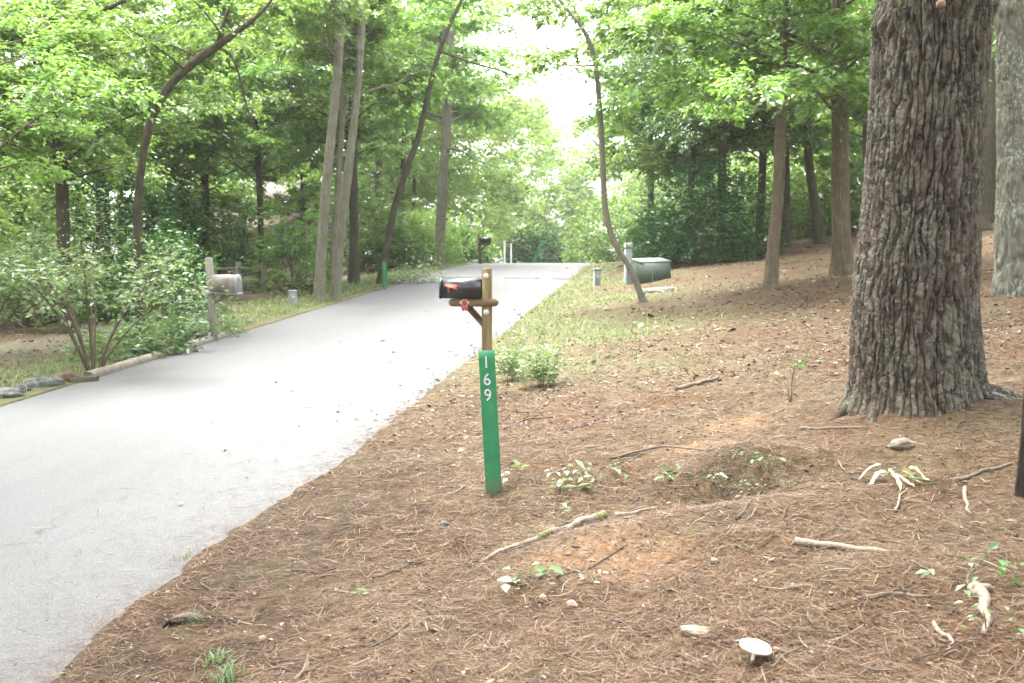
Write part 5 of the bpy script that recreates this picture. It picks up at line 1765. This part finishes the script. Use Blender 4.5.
# reflector discs on the post
def disc(cpt, r, thick, mat, nm, par, n=24):
    o_ = [(r * math.cos(k * 2 * math.pi / n), r * math.sin(k * 2 * math.pi / n)) for k in range(n)]
    m_ = MB(); m_.prism(o_, cpt, -axL, UP, fr * thick); return m_.build(nm, mat, par)
for py in (276, 312):
    cpt = np.array([pb[0], d, Z(py)]) + fr * .0491
    disc(cpt, .030, .008, M['white_plastic'], 'reflector', mbx)
# red diamond badge with pale rim, red ribbon below
cpt = armc + fr * .0495 + (-axL) * (X(465.3) - pb[0]); cpt[2] = Z(302.5)
dm = [(.055, 0), (.018, .036), (-.018, .036), (-.055, 0), (-.018, -.036), (.018, -.036)]
mb = MB(); mb.prism(dm, cpt, -axL, UP, fr * .006); bdg = mb.build('badge', M['white_plastic'], mbx)
mb = MB(); mb.prism([(.034 * math.cos(k * math.pi / 4), .030 * math.sin(k * math.pi / 4)) for k in range(8)], cpt + fr * .006, -axL, UP, fr * .004)
mb.build('badge_centre', M['red'], bdg)
disc(cpt + fr * .0102, .012, .003, M['orange_red'], 'badge_stud', bdg, 12)
rb = [(-.045, -.03), (.035, -.03), (.045, -.075), (.01, -.085), (0, -.07), (-.02, -.092), (-.03, -.06)]
mb = MB(); mb.prism(rb, cpt - UP * .004 - fr * .0, -axL, UP, fr * .004)
mb.build('ribbon', M['red'], mbx)

# left mailbox: galvanised box on a grey post
pb2 = cast(214, 341, False); d = pb2[1]; sm = d / FPX
mbl = thing('mailbox', 'rusty galvanised mailbox on a weathered grey post behind the left kerb', 'mailbox', pb2)
Z = lambda py: P(212, py, d)[2]
X = lambda px: P(px, 285, d)[0]
top = np.array([X(209.3), d, Z(257.5)]); foot = np.array([X(214), d, pb2[2] - .25])
mb = MB(); mb.tube(np.array([foot, foot * .5 + top * .5, top - (top - foot) * .01, top]), [.056, .056, .056, .045], 10, True, .08, 3)
mb.build('post', M['grey_wood'], mbl, False)
ax = np.array([math.cos(R_(-14)), math.sin(R_(-14)), 0]); sdv = np.array([-ax[1], ax[0], 0])
c0 = np.array([X(213.5), d - .02, Z(291.5)])
mb = MB(); L = (X(239) - X(213)) * 1.03; box_shell(mb, c0, ax, L, .20, Z(274.5) - c0[2], 16)
body = mb.build('box', M['galv'], mbl)
mb = MB(); box_shell(mb, c0 + ax * (L + .001) - UP * .004, ax, .022, .214, Z(274.5) - c0[2] + .01, 16); dr_ = mb.build('door', simple('grey_steel', [(.3, (.20, .22, .24)), (.7, (.30, .32, .34))], 12, .5, None, .05, .001, .3), mbl)
mb = MB(); mb.box(c0 + ax * (L + .035) + UP * .2, (.03, .03, .05), None, .004); mb.build('handle', M['galv'], dr_)
mb = MB(); mb.box(c0 + ax * (L * .45) - UP * .026, (.56, .17, .04), np.array([ax, sdv, UP]).T, .004); mb.build('shelf', M['grey_wood'], mbl)
mb = MB(); mb.box(np.array([X(212), d - .08, Z(292)]) - UP * .0, (.30, .04, .07), np.array([ax, sdv, UP]).T, .004); mb.build('crossarm', M['grey_wood'], mbl)
p0 = c0 + ax * .22 - UP * .05; p1 = np.array([X(213.5), d, Z(303)])
dv = p1 - p0; Lb = np.linalg.norm(dv); dv = dv / Lb; upv = np.cross(dv, -sdv); upv /= np.linalg.norm(upv)
mb = MB(); mb.box((p0 + p1) / 2, (Lb, .05, .05), np.array([dv, np.cross(upv, dv), upv]).T, .003); mb.build('brace', M['grey_wood'], mbl)

# far mailbox at the crest
d = 37.; pf = P(481, 262, d); basef = G(pf[0], d)
mbf = thing('mailbox', 'small dark mailbox on a brown post at the left of the road crest', 'mailbox', basef)
Z = lambda py: P(481, py, d)[2]
X = lambda px: P(px, 245, d)[0]
mb = MB(); mb.tube(np.array([[X(480.8), d, basef[2] - .2], [X(479.5), d, Z(250)], [X(478.3), d, Z(233.5)]]), [.055, .055, .05], 8, True)
mb.build('post', M['bark_brown'], mbf)
mb = MB(); c0 = np.array([X(479.6), d - .02, Z(243.6)]); axf = np.array([.985, -.17, 0]); box_shell(mb, c0, axf, .44, .17, .235, 12)
mb.build('box', M['black_metal'], mbf)
mb = MB(); mb.box(c0 + axf * .16 - UP * .035, (.46, .10, .06), np.array([axf, [.17, .985, 0], UP]).T, .004); mb.build('crossarm', M['arm_wood'], mbf)
p0 = c0 + axf * .24 - UP * .06; p1 = np.array([X(480.2), d, Z(251)]); dv = p1 - p0; Lb = np.linalg.norm(dv); dv = dv / Lb
upv = np.cross(dv, [0, -1, 0]); upv /= np.linalg.norm(upv)
mb = MB(); mb.box((p0 + p1) / 2, (Lb, .06, .06), np.array([dv, np.cross(upv, dv), upv]).T, .003); mb.build('brace', M['arm_wood'], mbf)

# ------------------------------------------------------------------ utility boxes on the right bank
cb = cast(651, 281, False); d = cb[1]; s_ = d / FPX
t = thing('utility_cabinet', 'low green utility cabinet with a sloping lid behind the crooked tree', 'utility cabinet', cb)
yaw = .16; Rb = eul(0, -.03, yaw)
hx, hy = 15.0 * s_, .40
hF = 21 * s_
def loc_(p): return np.asarray(cb) + np.array(p) @ Rb.T
mb = MB()
prof = [(-hy, -.12), (hy, -.12), (hy, hF * 1.0), (-hy, hF * .86)]
mb.prism(prof, loc_((-hx, 0, 0)), Rb @ np.array([0, 1, 0]), Rb @ UP, Rb @ np.array([2 * hx, 0, 0]))
cabb = mb.build('body', M['cabinet'], t)
mb = MB()
prof = [(-hy - .015, hF * .86 + .002), (hy + .01, hF * 1.0 + .004), (hy + .01, hF * 1.0 + .045), (-hy - .015, hF * .86 + .04)]
mb.prism(prof, loc_((-hx - .012, 0, 0)), Rb @ np.array([0, 1, 0]), Rb @ UP, Rb @ np.array([2 * hx + .024, 0, 0]))
mb.build('lid', M['cabinet_lid'], t)
mb = MB(); mb.box(loc_((-hx * .25, -hy - .006, hF * .36)), (.02, .012, hF * .75), Rb, .002); mb.build('door_seam', M['cabinet_lid'], t)
mb = MB(); mb.box(loc_((hx * .1, -hy - .015, hF * .40)), (.05, .03, .07), Rb, .004); mb.build('latch', M['dark_stone'], t)


def pedestal(name, label, px, py, wpx, top_py, mat, grp='utility pedestals', yaw=.3, base=None):
    c = cast(px, py, False) if base is None else base
    d = c[1]; s = d / FPX; w = wpx * s; h = (py - top_py) * s
    t = thing(name, label, 'utility pedestal', c, grp)
    Rr = eul(0, 0, yaw); mb = MB()
    mb.box(c + UP * (h * .43 - .05), (w * .86, w * .80, h * .86 + .1), Rr, .012); mb.build('body', mat, t)
    mb = MB(); mb.box(c + UP * (h * .93), (w * .96, w * .9, h * .14), Rr, .02); mb.build('cap', mat, t)
    mb = MB(); mb.box(c + UP * h * .5 + Rr @ np.array([0, -w * .40 - .004, 0]), (w * .3, .008, h * .12), Rr, .002); mb.build('label_plate', M['white_plastic'], t)


pedestal('utility_pedestal', 'tall slim grey utility pedestal at the left side of the green cabinet', 628, 284, 7.5, 243, M['grey_plastic'])
pedestal('utility_pedestal', 'short grey-green utility pedestal at the right road edge near the crest', 597, 286, 7, 268, M['grey_plastic'])
pedestal('utility_pedestal', 'small pale green utility pedestal on the left verge by the beech pair', 293, 304, 9, 290, M['grey_plastic'])
c = cast(656, 291, False); mb = MB()
mb.box(c + UP * .02, (29 * c[1] / FPX, .62, .09), eul(-.02, -.02, .12), .012)
tag(center(mb.build('concrete_pad', M['concrete'])), 'flat pale concrete pad on the ground in front of the green cabinet', 'concrete pad')


# ------------------------------------------------------------------ rail fences on the left
def fence(label, p_a, p_b, n, h):
    t = thing('rail_fence', label, 'fence', p_a)
    pts = [p_a + (p_b - p_a) * k / (n - 1) for k in range(n)]
    pts = [G(q_[0], q_[1]) for q_ in pts]
    for q_ in pts:
        m_ = MB(); m_.box(q_ + UP * (h / 2 - .1), (.13, .13, h + .2), eul(0, 0, .3), .01); m_.build('post', M['grey_wood'], t)
    for q0, q1 in zip(pts[:-1], pts[1:]):
        for f in (.42, .82):
            m_ = MB(); m_.tube(np.array([q0 + UP * h * f, (q0 + q1) / 2 + UP * (h * f - .02), q1 + UP * h * f]), .05, 6, True); m_.build('rail', M['grey_wood'], t)


fence('weathered split-rail fence behind the galvanised mailbox, ending left of the bright shrub', gp(214, 24.6), gp(263, 23.6), 3, .85)
fence('short split-rail fence behind the leaning tree and far green marker', gp(352, 34), gp(381, 35.5), 2, .95)
# mulch bed edging board
mb = MB(); e0, e1 = gp(236, 22.9), gp(270, 22.6)
dv = e1 - e0; Lb = np.linalg.norm(dv); dv /= Lb; sd = np.cross(UP, dv); sd /= np.linalg.norm(sd)
mb.box((e0 + e1) / 2 + UP * .06, (Lb, .06, .18), np.array([dv, sd, np.cross(dv, sd)]).T, .005)
tag(center(mb.build('edging_board', M['wood_stick'])), 'long brown edging board in front of the rail fence', 'edging board')


# ------------------------------------------------------------------ house glimpsed through the left trees
def house():
    d = 47
    c = gp(284, d); c[2] -= .3
    t = thing('house', 'pale pinkish house glimpsed through the leaves left of the beech pair', 'house', c)
    W, D, Hh = 7.0, 6, 2.9
    yaw = .25; Rr = eul(0, 0, yaw)
    L_ = lambda p: c + Rr @ np.array(p)
    mb = MB(); mb.box(L_((0, 0, Hh / 2)), (W, D, Hh), Rr, .01); mb.build('wall', M['wall_pale'], t)
    mb = MB(); mb.prism([(-D / 2 - .4, Hh + .003), (D / 2 + .4, Hh + .003), (0, Hh + 1.6)], L_((-W / 2 - .3, 0, 0)), Rr @ np.array([0, 1, 0]), UP, Rr @ np.array([W + .6, 0, 0])); mb.build('roof', M['roof'], t)
    for wx in (-2.2, 0, 2.2):
        mb = MB(); mb.box(L_((wx, -D / 2 - .03, 1.7)), (1.1, .06, 1.3), Rr, .01); f = mb.build('window', M['white_paint'], t)
        for s in (-.25, .25):
            mb = MB(); mb.box(L_((wx + s, -D / 2 - .065, 1.7)), (.42, .012, 1.14), Rr, 0); mb.build('pane', M['glass'], f)


house()
# white gate beyond the crest
for px_, hh_, lb_ in ((504.5, 1.65, 'thin white gate post nearest the small dark mailbox beyond the crest'), (511, 1.5, 'thin white gate post touching the left side of the dark crest bush')):
    g0 = gp(px_, 49.5); mb = MB()
    hh_ *= .85; mb.box(g0 + UP * (hh_ / 2 - .1), (.085, .085, hh_ + .2), eul(0, 0, .2), .01)
    mb.lathe(g0 + UP * hh_, [(.06, .0), (.06, .03), (.03, .06), (.001, .07)], 8)
    tag(center(mb.build('gate_post', M['white_paint'])), lb_, 'gate post', 'white gate posts beyond the crest')

# ------------------------------------------------------------------ air
lo = np.array([-260, -60, -12.]); hi = np.array([260, 330, 26.])
mb = MB(); mb.box((lo + hi) / 2, hi - lo)
hz = mb.build('haze', None)
m, nt, out = new_mat('haze_air')
pv = nt.nodes.new('ShaderNodeVolumePrincipled')
pv.inputs['Color'].default_value = (.93, .97, .95, 1)
pv.inputs['Density'].default_value = .00042
pv.inputs['Anisotropy'].default_value = .25
nt.links.new(pv.outputs[0], out.inputs['Volume'])
hz.data.materials.append(m)
hz['kind'] = 'stuff'; hz['label'] = 'pale thin haze in the air over the whole place'; hz['category'] = 'haze'

# ------------------------------------------------------------------ light
w = bpy.data.worlds.new('World'); SC.world = w; w.use_nodes = True
nt = w.node_tree
for n_ in list(nt.nodes): nt.nodes.remove(n_)
o = nt.nodes.new('ShaderNodeOutputWorld'); bg = nt.nodes.new('ShaderNodeBackground')
sky = nt.nodes.new('ShaderNodeTexSky'); sky.sky_type = 'NISHITA'; sky.sun_disc = False
SUN_EL, SUN_AZ = R_(68), R_(-30)          # azimuth from +Y towards +X; the light comes from the left, over the road
sky.sun_elevation = SUN_EL; sky.sun_rotation = SUN_AZ
sky.air_density = 1.0; sky.dust_density = 4.0; sky.ozone_density = 1.0
hs = nt.nodes.new('ShaderNodeHueSaturation'); hs.inputs['Saturation'].default_value = .16
nt.links.new(sky.outputs[0], hs.inputs['Color'])
nt.links.new(hs.outputs[0], bg.inputs[0]); bg.inputs[1].default_value = .15
nt.links.new(bg.outputs[0], o.inputs[0])
sl = bpy.data.lights.new('sun', 'SUN'); sl.energy = 1.5; sl.angle = R_(45); sl.color = (1, .97, .92)
so = bpy.data.objects.new('sun', sl); COL.objects.link(so)
dirv = Vector((math.sin(SUN_AZ) * math.cos(SUN_EL), math.cos(SUN_AZ) * math.cos(SUN_EL), math.sin(SUN_EL)))
so.rotation_euler = dirv.to_track_quat('Z', 'Y').to_euler()
so.location = (0, 0, 40)

# ------------------------------------------------------------------ camera and render
cam = bpy.data.cameras.new('camera'); cam.lens = 35; cam.sensor_width = 36; cam.clip_start = .05; cam.clip_end = 1500
co = bpy.data.objects.new('camera', cam); COL.objects.link(co); co.rotation_euler = (math.pi / 2 - PITCH, 0, 0)
cam.dof.use_dof = True; cam.dof.focus_distance = 7.0; cam.dof.aperture_fstop = 4.0
SC.camera = co
vs = SC.view_settings
vs.view_transform = 'Standard'; vs.look = 'None'; vs.gamma = 1; vs.use_curve_mapping = False
vs.exposure = 3.45
cy = SC.cycles
cy.use_denoising = True
cy.max_bounces = 7; cy.diffuse_bounces = 4; cy.transmission_bounces = 6; cy.glossy_bounces = 2; cy.volume_bounces = 1; cy.transparent_max_bounces = 4
cy.caustics_reflective = False; cy.caustics_refractive = False
cy.sample_clamp_indirect = 8
